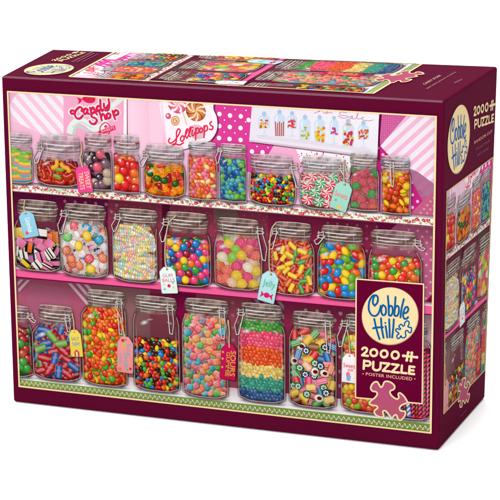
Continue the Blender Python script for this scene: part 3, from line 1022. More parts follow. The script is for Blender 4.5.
# -- posters
art.g = ('poster', 'candy')
art.poly(pp([(63.5, 90), (127, 93), (127, 160), (63.5, 158)]), C(244, 170, 200))
art.poly(pp([(124, 92), (126.6, 92), (126.6, 160), (123.4, 160)]), C(250, 248, 250))
Zc = lambda pts: P2(LZ(pts, 60, 85, 500 / 70))
mintw = C(228, 236, 232)
Zc2 = lambda q: P2(np.asarray(q) / (500 / 70) + [60, 85])
Zl2 = lambda q: P2(np.asarray(q) / (500 / 70) + [155, 90])
art.spl(Zc([(70, 335), (85, 290), (130, 255), (185, 270), (235, 310), (290, 300), (330, 270)]), 6.5, mintw)
art.spl(Zc([(95, 360), (110, 310), (150, 300), (200, 330)]), 3.0, C(200, 206, 200))
art.spl(Zc([(88, 300), (150, 268), (230, 305)]), .8, C(190, 200, 196))
art.spl(Zc([(370, 150), (410, 120), (440, 95)]), 5, mintw)
CS = [  # Candy
    [(94, 202), (80, 204), (74, 190), (86, 180), (106, 186)], [(152, 184), (158, 168), (142, 156), (120, 170), (104, 202), (114, 232), (140, 238), (162, 216)],
    [(196, 172), (178, 168), (166, 190), (176, 206), (190, 194), (196, 172), (194, 200), (206, 204)],
    [(214, 162), (222, 200)], [(220, 180), (234, 158), (244, 172), (246, 192), (258, 186)],
    [(290, 158), (272, 148), (260, 168), (268, 186), (284, 176)], [(286, 104), (288, 150), (296, 182), (308, 174)],
    [(312, 132), (314, 158), (328, 162), (344, 142)], [(346, 100), (350, 140), (342, 176), (322, 180)],
    # Shop
    [(262, 208), (248, 194), (226, 204), (224, 224), (250, 236), (262, 252), (246, 276), (220, 272), (212, 258)],
    [(276, 178), (288, 214), (296, 250)], [(292, 226), (304, 206), (316, 214), (322, 240), (334, 236)],
    [(344, 200), (332, 214), (340, 236), (356, 230), (358, 208), (344, 200)],
    [(374, 184), (382, 214), (392, 242)], [(380, 200), (396, 180), (414, 186), (412, 206), (390, 216)]]
letters(art, CS, 4.6, mintw, T=Zc2); letters(art, CS, 1.95, C(150, 40, 80), T=Zc2, off=(3, 3)); letters(art, CS, 1.95, C(226, 32, 84), T=Zc2)
art.ell(*Zc([(205, 96)])[0], 7.2, 4.6, .1, C(222, 36, 84), n=16)
art.poly(Zc([(160, 100), (120, 88), (135, 112), (128, 138), (150, 122)]), C(222, 36, 84))
art.spl(Zc([(150, 92), (170, 80), (200, 78)]), 1.2, C(250, 200, 215))
art.stroke(spline(Zc([(325, 268), (360, 300), (350, 345), (320, 362), (290, 345), (288, 300)]), True, 4), 1.2, C(226, 60, 104), closed=True)
art.poly(Zc([(272, 330), (392, 288), (400, 318), (282, 360)]), C(228, 40, 90))
text(art, 'SWEETS', Zc([(292, 328), (386, 296), (390, 312), (296, 344)]), C(250, 215, 225), .0)
art.poly(Zc([(312, 296), (330, 284), (340, 300), (322, 306)]), C(228, 40, 90))

art.g = ('poster', 'lolly')
Zl = lambda pts: P2(LZ(pts, 155, 90, 500 / 70))
card = spline([(40, 60), (220, 60), (400, 70), (418, 140), (442, 200), (440, 290), (395, 360), (330, 380), (220, 420), (100, 430), (70, 300)], True, 4)
art.poly(Zl(card + [12, 6]), al(C(90, 10, 60), .55))
art.poly(Zl(card), C(252, 240, 246))
art.poly(Zl([(40, 70), (48, 70), (95, 420), (85, 420), (62, 300)]), C(248, 210, 226))
cx, cy = Zl([(158, 105)])[0]
art.ell(cx, cy, 9.6, 8.2, .3, C(240, 110, 140), rim=C(214, 60, 96), mid=C(240, 110, 140), cen=C(250, 170, 190), n=18)
for j in range(6):
    a0 = j * 1.05 + .2
    art.stroke([(cx + 9.2 * q * math.cos(a0 + q * 1.0), cy + 7.8 * q * math.sin(a0 + q * 1.0)) for q in (.1, .4, .7, 1)], .6, C(252, 236, 240), w1=3.2, cap=False)
art.poly(Zl([(195, 160), (206, 158), (232, 248), (222, 252)]), C(238, 206, 160))
cx, cy = Zl([(292, 152)])[0]
art.ell(cx, cy, 10.2, 9.6, .3, C(216, 130, 70), rim=C(170, 84, 50), mid=C(220, 140, 80), cen=C(240, 180, 120), n=20)
for j in range(9):
    a0 = j * .698
    art.stroke([(cx + 10 * q * math.cos(a0 + q * .9), cy + 9.4 * q * math.sin(a0 + q * .9)) for q in (.08, .35, .7, .98)], .4, C(250, 226, 196) if j % 3 else C(120, 50, 36), w1=2.1 if j % 3 else 1.1, cap=False)
ball(art, *Zl([(95, 186)])[0], 2.9, C(240, 90, 120)); art.glow(*Zl([(90, 182)])[0], 1.5, 1.5, WHITE, .9)
art.ell(*Zl([(145, 220)])[0], 4.4, 4.9, .4, C(236, 178, 120), rim=C(196, 120, 70), mid=C(246, 214, 170), cen=C(250, 226, 190), n=14)
art.spl(Zl([(150, 205), (132, 212), (138, 236), (158, 230), (154, 215), (146, 222)]), .9, C(214, 110, 70))
LP = [
    [(106, 345), (96, 366), (112, 380), (140, 362), (170, 318), (180, 290), (168, 278), (154, 300), (154, 345), (148, 380), (128, 404), (118, 400), (140, 384), (175, 392), (204, 376)],
    [(196, 326), (182, 345), (188, 366), (204, 358), (208, 336), (196, 326)],
    [(206, 340), (224, 310), (234, 278), (222, 290), (218, 330), (228, 344)], [(228, 344), (250, 300), (258, 264), (246, 280), (242, 322), (252, 334)],
    [(268, 288), (264, 318), (274, 326), (284, 306)], [(290, 274), (292, 310), (290, 356)], [(290, 300), (302, 272), (314, 282), (310, 304), (296, 310)],
    [(326, 272), (318, 288), (324, 304), (338, 296), (338, 276), (326, 272)],
    [(350, 256), (352, 290), (350, 340)], [(350, 280), (362, 254), (374, 262), (372, 286), (356, 294)],
    [(404, 226), (392, 238), (400, 254), (414, 262), (408, 282), (388, 280)]]
art.ell(*Zl([(300, 300)])[0], 9, 7, 0, al(C(250, 200, 214), .7), n=18)
letters(art, LP, 1.5, C(234, 44, 84), T=Zl2)
art.ell(*Zl([(270, 268)])[0], .9, c=C(234, 44, 84), n=8)

art.g = ('poster', 'sale')
Zs = lambda pts: P2(LZ(pts, 230, 60, 500 / 150))
art.poly(Zs([(60, 275), (490, 332), (500, 338), (500, 150), (80, 140), (74, 275)]), al(C(90, 20, 60), .5))
art.add(Zs([(75, 130), (500, 150), (496, 200), (491, 326), (64, 270)]), [(0, 1, 2, 3, 4)], [C(240, 234, 243), C(246, 243, 248), C(244, 240, 246), C(238, 232, 241), C(234, 226, 238)])
art.poly(Zs([(64, 266), (491, 321), (491, 327), (64, 272)]), C(214, 196, 208))
glass = C(206, 222, 242)
def minijar(x, y, w, h, kind, cols, stem=False):
    h = h * 1.16
    def q(u, v): return Zs([(x + u * w, y + v * h)])[0]
    art.poly([q(-1, -.55), q(-.6, -.8), q(.6, -.8), q(1, -.55), q(.95, .9 if not stem else .35), q(-.95, .9 if not stem else .35)], glass)
    art.poly([q(-.8, -.5), q(-.45, -.7), q(-.3, -.7), q(-.5, .3)], C(228, 238, 250))
    art.ell(*q(0, -.95), .09 * w + .6, c=C(176, 200, 228), n=8)
    if stem:
        art.stroke([q(0, .35), q(0, .95)], 1.0, glass); art.stroke([q(-.55, .98), q(.55, .98)], 1.0, glass)
    if kind == 's':
        for i in range(5):
            art.stroke([q(-.7 + i * .35, -.2 + .1 * (i % 2)), q(-.6 + i * .32, .85)], 1.1, cols[i % len(cols)])
    else:
        for i in range(26):
            a, b = rr(-.78, .78), rr(-.2, .8)
            if stem: b = rr(-.4, .28)
            if kind == 'p' and abs(a) > (b + .5) * .9: continue
            art.ell(*q(a, b), kind == 'b' and 1.5 or 1.0, c=R.choice(cols), n=8)
O_, Y_, PK, RD = C(236, 120, 50), C(226, 200, 50), C(222, 70, 130), C(206, 60, 50)
minijar(114, 215, 20, 32, 'm', [PK, Y_, RD], True); minijar(165, 215, 19, 38, 's', [RD, C(180, 90, 60)])
minijar(207, 215, 17, 34, 'm', [RD, PK, O_], True); minijar(250, 230, 19, 36, 'p', [C(204, 190, 50), C(180, 170, 40)])
minijar(299, 235, 18, 40, 'b', [O_, Y_]); minijar(347, 235, 15, 38, 'p', [PK, C(180, 70, 120)], True)
minijar(394, 248, 19, 40, 'b', [RD, C(200, 210, 60), C(214, 50, 100)]); minijar(445, 250, 19, 36, 'm', [O_, C(190, 80, 50)], True)
art.poly(Zs([(386, 210), (404, 212), (404, 220), (386, 218)]), C(220, 160, 110))
Zt = lambda pts: P2(LZ(pts, 310, 95, 500 / 70))
rs = C(214, 120, 160)
SALE = [[(30, 130), (60, 118), (78, 110), (60, 122)], [(90, 118), (108, 130), (124, 118), (118, 132), (140, 124), (160, 130)], [(262, 128), (220, 122), (214, 142), (262, 150), (272, 158), (240, 166), (200, 150)],
           [(300, 150), (282, 158), (290, 170), (304, 152), (304, 170), (330, 164), (344, 128), (334, 150), (342, 170), (366, 168), (384, 158), (370, 166), (380, 178), (420, 184), (450, 178)]]
letters(art, SALE, .62, C(212, 130, 170), T=lambda q: P2(np.asarray(q) / (500 / 70) + [310, 95]))
for yy in (262, 268):
    art.stroke(Zs([(90, yy - 10), (280, yy + 12), (470, yy + 38)]), .6, C(222, 208, 222), cap=False)

# -- shelves
art.g = ('shelf', 'floral')
FS = [((8, 183.6), (12, 190.8)), ((150, 194.8), (150, 201.6)), ((340, 211), (340, 218.4)), ((436, 219.2), (436, 226.6))]
(x0, y0), (x1, y1) = pp([(0, 183), (440, 219.5)])
_, ya = mm((11, 184)); _, yb_ = mm((434, 219)); _, ya2 = mm((11, 191)); _, yb2 = mm((434, 226.5))
f1, f2 = (ya + yb_) / 2, (ya2 + yb2) / 2
print('floral', ya, yb_, ya2, yb2)
art.add([(-5, ya - 3.2), (AW + 5, yb_ - 3.2), (AW + 5, yb_), (-5, ya)], [(0, 1, 2, 3)], [C(120, 60, 84), C(130, 66, 90), C(214, 196, 202), C(214, 196, 202)])
art.poly([(-5, ya), (AW + 5, yb_), (AW + 5, yb2), (-5, ya2)], C(250, 246, 238))
art.stroke([(-5, ya2), (AW + 5, yb2)], .9, C(150, 90, 100), cap=False)
def shy(t, a, b): return a + (b - a) * t
x = 1.0; i = 0
while x < AW:
    t = x / AW; hh = shy(t, ya2 - ya, yb2 - yb_) / 2 - 1.2; ym = shy(t, (ya + ya2) / 2, (yb_ + yb2) / 2)
    yy = ym + rr(-1, 1) * hh
    art.spl([(x - 2.0, ym + rr(-1, 1) * hh), (x, yy), (x + 2.0, ym + rr(-1, 1) * hh)], .45, C(150, 178, 90))
    for _ in range(3): art.ell(x + rr(-2.5, 2.5), ym + rr(-1.1, 1.1) * hh, 1.0, .5, rr(0, 3), R.choice([C(130, 176, 84), C(170, 196, 110)]), n=6)
    rs_ = rr(1.0, 2.0); cc = R.choice([C(222, 40, 78), C(206, 30, 54), C(236, 100, 130), C(228, 60, 100)])
    art.ell(x, yy, rs_, rs_ * rr(.7, .95), rr(0, 3), cc, rim=mul(cc, .85), mid=cc, cen=mixc(cc, WHITE, .45), off=(rr(-.4, .4), rr(-.4, .4)), n=8)
    if i % 3 == 0:
        art.ell(x + 1.7, yy + rr(-1, 1), 1.1, .8, rr(0, 3), C(214, 36, 66), n=7)
    x += rr(2.6, 4.6); i += 1

art.g = ('shelf', 'pink')
_, pa0 = mm((17, 268.9)); _, pa1 = mm((17, 277)); _, pb0 = mm((430, 305.8)); _, pb1 = mm((430, 314.6))
print('pink', pa0, pb0, pa1, pb1, 'AH', AH)
art.add([(-5, pa0 - 3.8), (AW + 5, pb0 - 3.8), (AW + 5, pb0), (-5, pa0)], [(0, 1, 2, 3)], [C(120, 40, 70), C(110, 40, 66), C(236, 222, 226), C(236, 222, 226)])
art.stroke([(-5, pa0), (AW + 5, pb0)], 1.0, C(248, 240, 244), cap=False)
art.poly([(-5, pa0), (AW + 5, pb0), (AW + 5, pb1), (-5, pa1)], C(238, 44, 128))
x = -3.0; hA, hB = [], []
while x < AW + 3:
    t = x / AW; a, b = shy(t, pa0, pb0), shy(t, pa1, pb1)
    hA.append([(x - .25, b), (x + .25, b), (x + .25 + (b - a) * .8, a), (x - .25 + (b - a) * .8, a)])
    hB.append([(x - .25, a), (x + .25, a), (x + .25 + (b - a) * .8, b), (x - .25 + (b - a) * .8, b)])
    x += 1.7
art.multi(hA, C(250, 130, 180)); art.multi(hB, C(250, 130, 180))
art.stroke([(-5, pa1), (AW + 5, pb1)], 1.1, C(120, 10, 60), cap=False)

art.g = ('shelf', 'green')
_, ga0 = mm((20, 379.2)); _, gb0 = mm((431, 424.0)); _, wa = mm((20, 366)); _, wb = mm((431, 408))
print('green', ga0, gb0, AH, wa, wb)
art.add([(-5, wa), (AW + 5, wb), (AW + 5, gb0), (-5, ga0)], [(0, 1, 2, 3)], [C(206, 180, 188), C(206, 180, 188), C(250, 244, 248), C(250, 244, 248)])
art.poly([(-5, ga0), (AW + 5, gb0), (AW + 5, AH + 1), (-5, AH + 1)], C(128, 162, 66))
x = 0; i = 0
while x < AW:
    t = x / AW; m = (shy(t, ga0, gb0) + AH) / 2
    art.ell(x, m + (-1.5 if i % 2 else 1.5), 1.25, .85, .5 if i % 2 else -.5, C(226, 214, 190), n=7)
    art.ell(x + 1.4, m + (1.6 if i % 2 else -1.6), 1.0, .6, .4, C(92, 128, 46), n=6)
    art.ell(x + .8, m, 1.0, .6, -.6 if i % 2 else .6, C(214, 190, 170), n=6)
    art.ell(x + 1.5, m + rr(-.4, .4), .6, .5, 0, C(196, 206, 130), n=5)
    x += 2.5; i += 1

# -- palettes
r_, o_, y_, g_, b_, br_ = C('#d8231f'), C('#f0641e'), C('#f6cf1e'), C('#4fae38'), C('#1e7fc4'), C('#3d2018')
pk_, pu_, tl_ = C('#ee4a82'), C('#5c3a86'), C('#3fae9c')
MM = [r_, o_, y_, g_, b_, br_, br_, r_]
# -- row one

ALT.update({('bear', 'z'): gem})


def mk(ox, oy, z, txt, cmap):
    items = []
    for t in txt.split():
        a = t.split(','); items.append((float(a[0]), float(a[1]), a[2]))
    return (ox, oy, z, items, cmap)


CM = dict(r=C('#dc2426'), d=C('#9c1a2c'), o=C('#f06c22'), y=C('#f3c820'), g=C('#3f9c3c'), b=C('#1f74ba'), k=C('#ea3f78'), p=C('#4a3a74'), c=C('#f4e4c4'), l=C('#93c93c'), e=C('#f3705c'), t=C('#f2bd9c'), w=C('#f0e8e2'), n=C('#c8a888'), x=C('#3a2430'), q=C('#6c4858'))
CMj = dict(CM, r=C('#cf4a5a'), g=C('#4a9a4a'), o=C('#e2603a'))
CMn = dict(CM, g=C('#2f9a44'), r=C('#e0303e'))
M2 = mk(8, 120, 6.25, '330,300,g 300,345,g 225,340,r 265,320,r 380,345,r 240,375,r 330,385,r 300,275,y 362,295,y', dict(CM, y=C('#f2a81e'), g=C('#8a9a24'), r=C('#cc2a1a')))
M3 = mk(74, 125, 6.25, '100,225,q 140,215,x 197,212,x 120,265,x 175,290,x 155,300,q 165,330,x 130,360,n 150,395,q 225,395,q 205,385,x 178,370,q 200,243,q 150,262,e 168,180,e 212,345,n 210,300,n', dict(CM, q=C('#7a5664'), e=C('#d25468'), n=C('#c6a890')))
M4 = mk(74, 125, 6.25, '345,275,r 350,340,r 300,400,r 345,250,r 270,275,o 315,285,r 375,255,r 303,235,r 390,350,o 270,375,r 385,395,r 380,300,o 322,370,r 285,332,y', CM)
M5 = mk(140, 130, 6.25, '100,200,o 220,220,o 135,215,r 60,340,r 130,350,d 270,330,r 240,280,r 180,385,r 215,385,o 160,360,o 245,365,o 85,375,o 55,305,o 140,265,o 185,300,d 65,270,z 110,300,z 155,315,z 225,335,z', dict(CM, z=C('#1f5a1c'), o=C('#f28a1e'), r=C('#e23c20')))
M9 = mk(290, 140, 6.25, '75,330,g 85,270,r 270,235,g 210,225,r 105,215,r 140,225,r 275,290,g 255,280,r 195,270,g 115,280,r 160,325,g 110,370,r 245,395,r 185,385,g 235,330,r', CMn)
M10 = mk(345, 145, 5.263, '95,150,r 60,180,r 150,300,r 115,320,r 40,270,r 150,340,o 100,345,r 65,260,r 135,190,r 97,195,r 110,240,r 150,215,r 145,258,g 90,285,r 60,215,g 55,320,g', CMj)
M11 = mk(345, 145, 5.263, '240,205,y 270,285,r 215,235,o 260,215,r 245,190,o 210,178,y 290,150,y 300,180,o 280,225,r 245,240,r 230,270,r 205,260,o 270,250,r 310,240,y 325,215,y 300,300,y 330,290,y 205,340,o 325,345,o 290,340,o 255,320,o 220,302,y', dict(CM, r=C('#d23a1c'), o=C('#f2701e')))
K1 = mk(10, 195, 6.25, '60,235,y 185,285,k 120,270,k 165,345,w 270,400,n 290,425,k 175,395,w 240,270,o 245,305,k 200,330,k 250,365,w 200,385,k 120,390,p 70,350,y 90,370,w 100,425,y 235,440,k 175,435,w 130,325,o 72,295,k 205,240,w', dict(CM, k=C('#ee7aa8'), p=C('#b0609a')))
K2 = mk(0, 190, 3.333, '255,150,w 215,180,w 320,130,q 355,190,w 250,180,w 345,250,w 320,245,w 275,210,w 250,118,e 310,180,k 330,208,p 225,200,o 345,225,o 228,155,g 265,185,y 292,125,b 333,165,b 305,262,y 268,250,o 293,152,y 300,228,e 240,228,o', dict(CM, b=C('#2a9ec4'), q=C('#a0a0ae'), o=C('#f07a4a'), w=C('#f2e4e0'), g=C('#74c46a'), e=C('#ee5262')))
K4 = mk(150, 205, 6.25, '105,250,k 320,270,k 240,245,d 375,330,o 350,470,b 95,355,y 148,395,g 105,315,y 120,355,b 352,378,b 180,460,b 130,230,y 187,245,o 290,243,b 350,262,o 270,278,p 165,265,y 215,262,b 350,295,k 308,298,b 232,305,d 135,298,b 187,310,k 275,325,k 335,338,y 152,338,p 215,345,y 260,365,o 303,363,k 183,378,o 223,388,g 288,405,g 353,418,k 195,422,k 248,428,d 325,440,k 225,465,y 280,468,k', CM)
K5 = mk(210, 215, 6.25, '215,120,o 260,165,k 50,370,r 70,190,k 270,300,t 105,230,k 195,175,k 165,215,l 68,315,o 75,400,e 110,345,e 290,255,e 248,212,e 120,178,y 105,395,e 80,262,c 145,262,l 200,252,y 290,350,y 170,322,k 238,328,c 170,378,y 238,390,k 140,422,t 278,432,y 203,430,y', CM)
K6 = mk(260, 220, 6.25, '115,330,o 310,300,o 240,460,o 300,420,o 290,190,o 310,215,g 260,430,g 300,345,g 275,380,g 305,320,g 175,182,o 285,230,o 235,345,o 180,390,o 225,200,g 210,250,g 262,262,g 145,185,y 205,160,y 265,195,y 100,222,y 150,232,y 185,215,y 185,270,y 135,295,y 168,312,y 205,345,y 260,305,y 310,375,y 200,420,y', CM)
K7 = mk(230, 190, 3.333, '365,190,r 410,190,g 335,185,b 310,300,b 440,345,b 385,345,b 340,345,b 435,325,r 430,295,g 442,272,b 318,222,y 420,215,r 385,203,y 440,222,o 345,218,y 387,228,g 317,240,r 335,240,r 365,240,b 443,245,y 398,255,g 375,260,g 330,262,b 315,270,r 360,275,b 388,278,y 420,275,o 407,292,g 333,295,b 360,300,r 385,303,y 340,322,y 320,320,r 362,335,r 385,325,b 408,320,g 410,345,b', dict(CM, g=C('#6cae34'), b=C('#1f88cc')))
K8 = mk(350, 220, 5.556, '145,222,g 380,250,r 172,215,r 200,225,r 215,265,r 220,250,r 240,228,y 285,220,o 255,262,o 275,250,r 305,245,g 145,255,g 185,262,o 315,275,o 345,255,o 375,290,g 135,300,r 210,290,r 300,300,r 340,300,o 265,305,y 360,320,o 290,325,r 190,325,r 230,320,o 155,305,g 180,303,y 243,282,g', dict(CM, r=C('#e83428')))
L1 = mk(14, 320, 6.25, '80,180,r 60,210,o 90,240,r 60,120,r 85,300,g 45,290,g 60,260,g 45,145,g', dict(CM, r=C('#b4262a'), o=C('#b84a2a')))
L2 = mk(14, 320, 6.25, '300,90,r 250,195,r 380,190,r 340,250,r 270,290,r 350,350,r 330,330,r 180,310,r 200,270,r 190,235,r 310,190,r 230,300,r 190,60,b 300,55,b 165,95,b 375,290,b 240,100,g 300,145,g 200,145,b 170,175,g 260,238,b 285,320,b', dict(CM, r=C('#c01c26'), b=C('#265ea6'), g=C('#6ca83a')))
L7 = mk(285, 305, 6.25, '105,255,w 225,235,y 60,180,r 130,160,r 290,230,r 300,260,b 270,370,e 290,400,o 60,345,w 250,490,y 265,322,b 148,215,y 185,260,n 85,305,b 135,283,f 70,235,g 253,262,f 183,315,r 148,340,y 95,390,f 140,380,t 190,362,f 225,380,f 68,432,g 130,432,f 185,440,f 190,415,w 250,425,w 75,475,r 150,475,k 235,475,k 165,512,y 300,500,y 45,502,f 85,505,f 245,515,f 260,548,f 60,545,y 120,575,y 140,555,f 215,580,w 280,590,y', dict(CM, f=C('#244c70'), n=C('#8a5a2a'), y=C('#e8b830')))

GT = C(214, 170, 190); row1 = dict(tint=C(205, 150, 176), ta=.38, tone=C(206, 190, 192))
def soursTrip(cv, x, y, r, c, k=1.0):
    for j, cc in enumerate([C('#7cc04a'), C('#f1c84a'), C('#ef8a6a'), C('#6ab6c4')]):
        cv.stroke([(x - r * 1.1, y - r * .75 + j * r * .45), (x, y - r * .6 + j * r * .45), (x + r * 1.1, y - r * .75 + j * r * .45)], r * .5, mul(cc, k * .95))
    cv.glow(x, y - r * .9, r, r * .3, C('#8fd060'), .8)
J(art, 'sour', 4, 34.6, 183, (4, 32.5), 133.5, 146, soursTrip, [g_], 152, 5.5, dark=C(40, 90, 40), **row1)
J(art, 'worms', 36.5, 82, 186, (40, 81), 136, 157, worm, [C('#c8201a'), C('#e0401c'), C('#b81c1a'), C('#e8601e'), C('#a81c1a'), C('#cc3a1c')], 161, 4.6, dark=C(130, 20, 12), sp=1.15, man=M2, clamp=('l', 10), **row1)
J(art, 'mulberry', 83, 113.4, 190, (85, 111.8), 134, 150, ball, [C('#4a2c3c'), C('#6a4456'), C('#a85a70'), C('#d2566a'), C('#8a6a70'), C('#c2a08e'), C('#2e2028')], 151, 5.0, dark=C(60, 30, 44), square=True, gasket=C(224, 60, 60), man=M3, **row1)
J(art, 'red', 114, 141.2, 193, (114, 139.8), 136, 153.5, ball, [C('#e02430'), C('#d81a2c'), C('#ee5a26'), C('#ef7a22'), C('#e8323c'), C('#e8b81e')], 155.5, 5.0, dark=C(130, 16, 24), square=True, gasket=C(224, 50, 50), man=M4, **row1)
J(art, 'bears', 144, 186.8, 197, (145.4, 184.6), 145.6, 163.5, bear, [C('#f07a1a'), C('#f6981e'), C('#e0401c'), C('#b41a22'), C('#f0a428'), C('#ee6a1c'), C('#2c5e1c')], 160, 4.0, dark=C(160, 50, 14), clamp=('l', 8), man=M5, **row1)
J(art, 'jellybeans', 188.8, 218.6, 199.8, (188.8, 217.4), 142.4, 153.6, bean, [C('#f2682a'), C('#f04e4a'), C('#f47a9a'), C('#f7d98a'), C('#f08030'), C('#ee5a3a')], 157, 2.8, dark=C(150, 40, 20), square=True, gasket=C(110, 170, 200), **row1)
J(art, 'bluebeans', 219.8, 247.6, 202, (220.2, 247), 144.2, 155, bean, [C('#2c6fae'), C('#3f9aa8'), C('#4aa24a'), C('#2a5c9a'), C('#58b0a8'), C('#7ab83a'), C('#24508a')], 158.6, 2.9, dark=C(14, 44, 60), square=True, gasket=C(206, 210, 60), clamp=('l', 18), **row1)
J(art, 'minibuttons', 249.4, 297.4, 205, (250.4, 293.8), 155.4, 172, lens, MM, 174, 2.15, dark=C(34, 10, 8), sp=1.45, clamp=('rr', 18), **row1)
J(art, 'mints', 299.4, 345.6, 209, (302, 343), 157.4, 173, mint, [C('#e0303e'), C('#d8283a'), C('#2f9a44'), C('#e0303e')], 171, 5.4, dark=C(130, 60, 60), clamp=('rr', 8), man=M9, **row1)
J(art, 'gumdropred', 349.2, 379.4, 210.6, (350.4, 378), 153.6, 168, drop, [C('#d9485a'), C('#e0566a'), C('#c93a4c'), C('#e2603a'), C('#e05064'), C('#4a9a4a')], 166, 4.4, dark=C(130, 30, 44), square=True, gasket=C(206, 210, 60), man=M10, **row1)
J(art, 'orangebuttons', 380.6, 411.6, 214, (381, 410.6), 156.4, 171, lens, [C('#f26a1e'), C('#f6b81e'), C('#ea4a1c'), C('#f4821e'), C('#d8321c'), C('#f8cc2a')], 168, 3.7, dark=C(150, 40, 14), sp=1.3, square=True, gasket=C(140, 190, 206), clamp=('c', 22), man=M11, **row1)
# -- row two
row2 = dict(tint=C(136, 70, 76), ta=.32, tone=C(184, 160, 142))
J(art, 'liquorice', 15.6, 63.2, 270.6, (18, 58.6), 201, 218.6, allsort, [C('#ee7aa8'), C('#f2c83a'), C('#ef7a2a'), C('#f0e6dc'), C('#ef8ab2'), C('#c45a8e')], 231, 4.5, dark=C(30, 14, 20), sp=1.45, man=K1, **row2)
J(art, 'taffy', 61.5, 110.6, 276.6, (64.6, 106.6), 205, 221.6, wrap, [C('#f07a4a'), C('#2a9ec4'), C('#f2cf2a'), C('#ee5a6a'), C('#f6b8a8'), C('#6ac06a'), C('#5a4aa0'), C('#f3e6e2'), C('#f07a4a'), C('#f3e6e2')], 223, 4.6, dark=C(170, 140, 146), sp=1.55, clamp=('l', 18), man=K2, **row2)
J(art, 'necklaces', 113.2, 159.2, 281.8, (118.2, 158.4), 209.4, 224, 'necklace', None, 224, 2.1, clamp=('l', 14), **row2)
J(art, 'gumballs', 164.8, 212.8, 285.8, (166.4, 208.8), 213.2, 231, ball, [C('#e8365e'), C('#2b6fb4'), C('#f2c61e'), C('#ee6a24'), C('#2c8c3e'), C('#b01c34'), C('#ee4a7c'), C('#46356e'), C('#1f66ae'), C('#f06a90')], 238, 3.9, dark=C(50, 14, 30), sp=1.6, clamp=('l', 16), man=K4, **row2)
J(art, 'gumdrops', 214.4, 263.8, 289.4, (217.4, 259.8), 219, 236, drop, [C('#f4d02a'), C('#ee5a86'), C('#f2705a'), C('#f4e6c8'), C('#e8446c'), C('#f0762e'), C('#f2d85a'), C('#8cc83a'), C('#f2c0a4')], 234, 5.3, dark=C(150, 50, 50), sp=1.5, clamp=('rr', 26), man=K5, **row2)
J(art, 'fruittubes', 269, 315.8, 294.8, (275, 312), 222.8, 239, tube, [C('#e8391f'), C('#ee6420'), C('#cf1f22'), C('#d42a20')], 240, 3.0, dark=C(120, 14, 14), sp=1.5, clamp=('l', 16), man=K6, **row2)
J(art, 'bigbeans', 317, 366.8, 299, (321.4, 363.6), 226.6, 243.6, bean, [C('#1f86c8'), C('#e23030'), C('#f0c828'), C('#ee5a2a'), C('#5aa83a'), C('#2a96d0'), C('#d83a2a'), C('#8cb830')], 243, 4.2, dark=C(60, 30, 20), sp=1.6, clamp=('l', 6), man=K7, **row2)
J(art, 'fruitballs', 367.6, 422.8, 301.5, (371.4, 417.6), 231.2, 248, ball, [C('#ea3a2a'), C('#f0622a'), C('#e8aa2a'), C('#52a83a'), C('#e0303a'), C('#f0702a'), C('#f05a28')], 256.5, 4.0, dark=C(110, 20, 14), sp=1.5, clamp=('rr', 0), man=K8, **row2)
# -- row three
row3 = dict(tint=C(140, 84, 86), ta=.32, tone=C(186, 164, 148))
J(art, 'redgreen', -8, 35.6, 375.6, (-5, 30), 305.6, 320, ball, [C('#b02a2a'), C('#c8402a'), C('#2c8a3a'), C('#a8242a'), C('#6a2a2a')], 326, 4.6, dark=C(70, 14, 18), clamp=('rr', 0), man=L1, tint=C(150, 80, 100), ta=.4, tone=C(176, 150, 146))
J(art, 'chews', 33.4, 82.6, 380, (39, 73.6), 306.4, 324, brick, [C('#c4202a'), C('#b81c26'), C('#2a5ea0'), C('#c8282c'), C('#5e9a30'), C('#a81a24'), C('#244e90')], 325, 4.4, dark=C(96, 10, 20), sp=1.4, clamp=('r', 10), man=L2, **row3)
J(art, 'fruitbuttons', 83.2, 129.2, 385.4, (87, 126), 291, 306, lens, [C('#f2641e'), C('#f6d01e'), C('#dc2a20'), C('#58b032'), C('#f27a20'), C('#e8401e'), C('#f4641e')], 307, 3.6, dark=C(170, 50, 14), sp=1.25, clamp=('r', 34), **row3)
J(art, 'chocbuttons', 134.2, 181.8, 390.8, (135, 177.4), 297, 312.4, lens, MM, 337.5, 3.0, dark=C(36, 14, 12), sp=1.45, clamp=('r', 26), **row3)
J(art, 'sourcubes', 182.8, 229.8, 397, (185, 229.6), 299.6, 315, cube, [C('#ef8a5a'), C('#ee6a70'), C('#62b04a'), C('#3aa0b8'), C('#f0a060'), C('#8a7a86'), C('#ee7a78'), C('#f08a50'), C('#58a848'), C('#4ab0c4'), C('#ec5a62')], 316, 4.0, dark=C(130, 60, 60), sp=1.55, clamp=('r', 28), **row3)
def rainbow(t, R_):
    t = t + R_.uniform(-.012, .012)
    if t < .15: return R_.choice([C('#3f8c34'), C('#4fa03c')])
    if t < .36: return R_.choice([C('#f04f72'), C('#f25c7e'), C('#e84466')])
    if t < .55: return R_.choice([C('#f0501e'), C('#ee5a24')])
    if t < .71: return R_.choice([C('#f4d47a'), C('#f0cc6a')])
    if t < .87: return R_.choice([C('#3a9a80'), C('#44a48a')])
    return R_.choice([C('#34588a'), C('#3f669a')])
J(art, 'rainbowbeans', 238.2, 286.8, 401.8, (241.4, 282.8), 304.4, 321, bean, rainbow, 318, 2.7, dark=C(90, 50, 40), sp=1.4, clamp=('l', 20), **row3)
J(art, 'rockcandy', 289, 337.8, 407, (292.6, 335.2), 312.6, 328.5, rock, [C('#e8b830'), C('#2a7aa8'), C('#d83030'), C('#58a84a'), C('#e8607e'), C('#c88a2a'), C('#8a2a20')], 330, 4.8, dark=C(50, 16, 22), sp=1.5, clamp=('r', 28), man=L7, **row3)
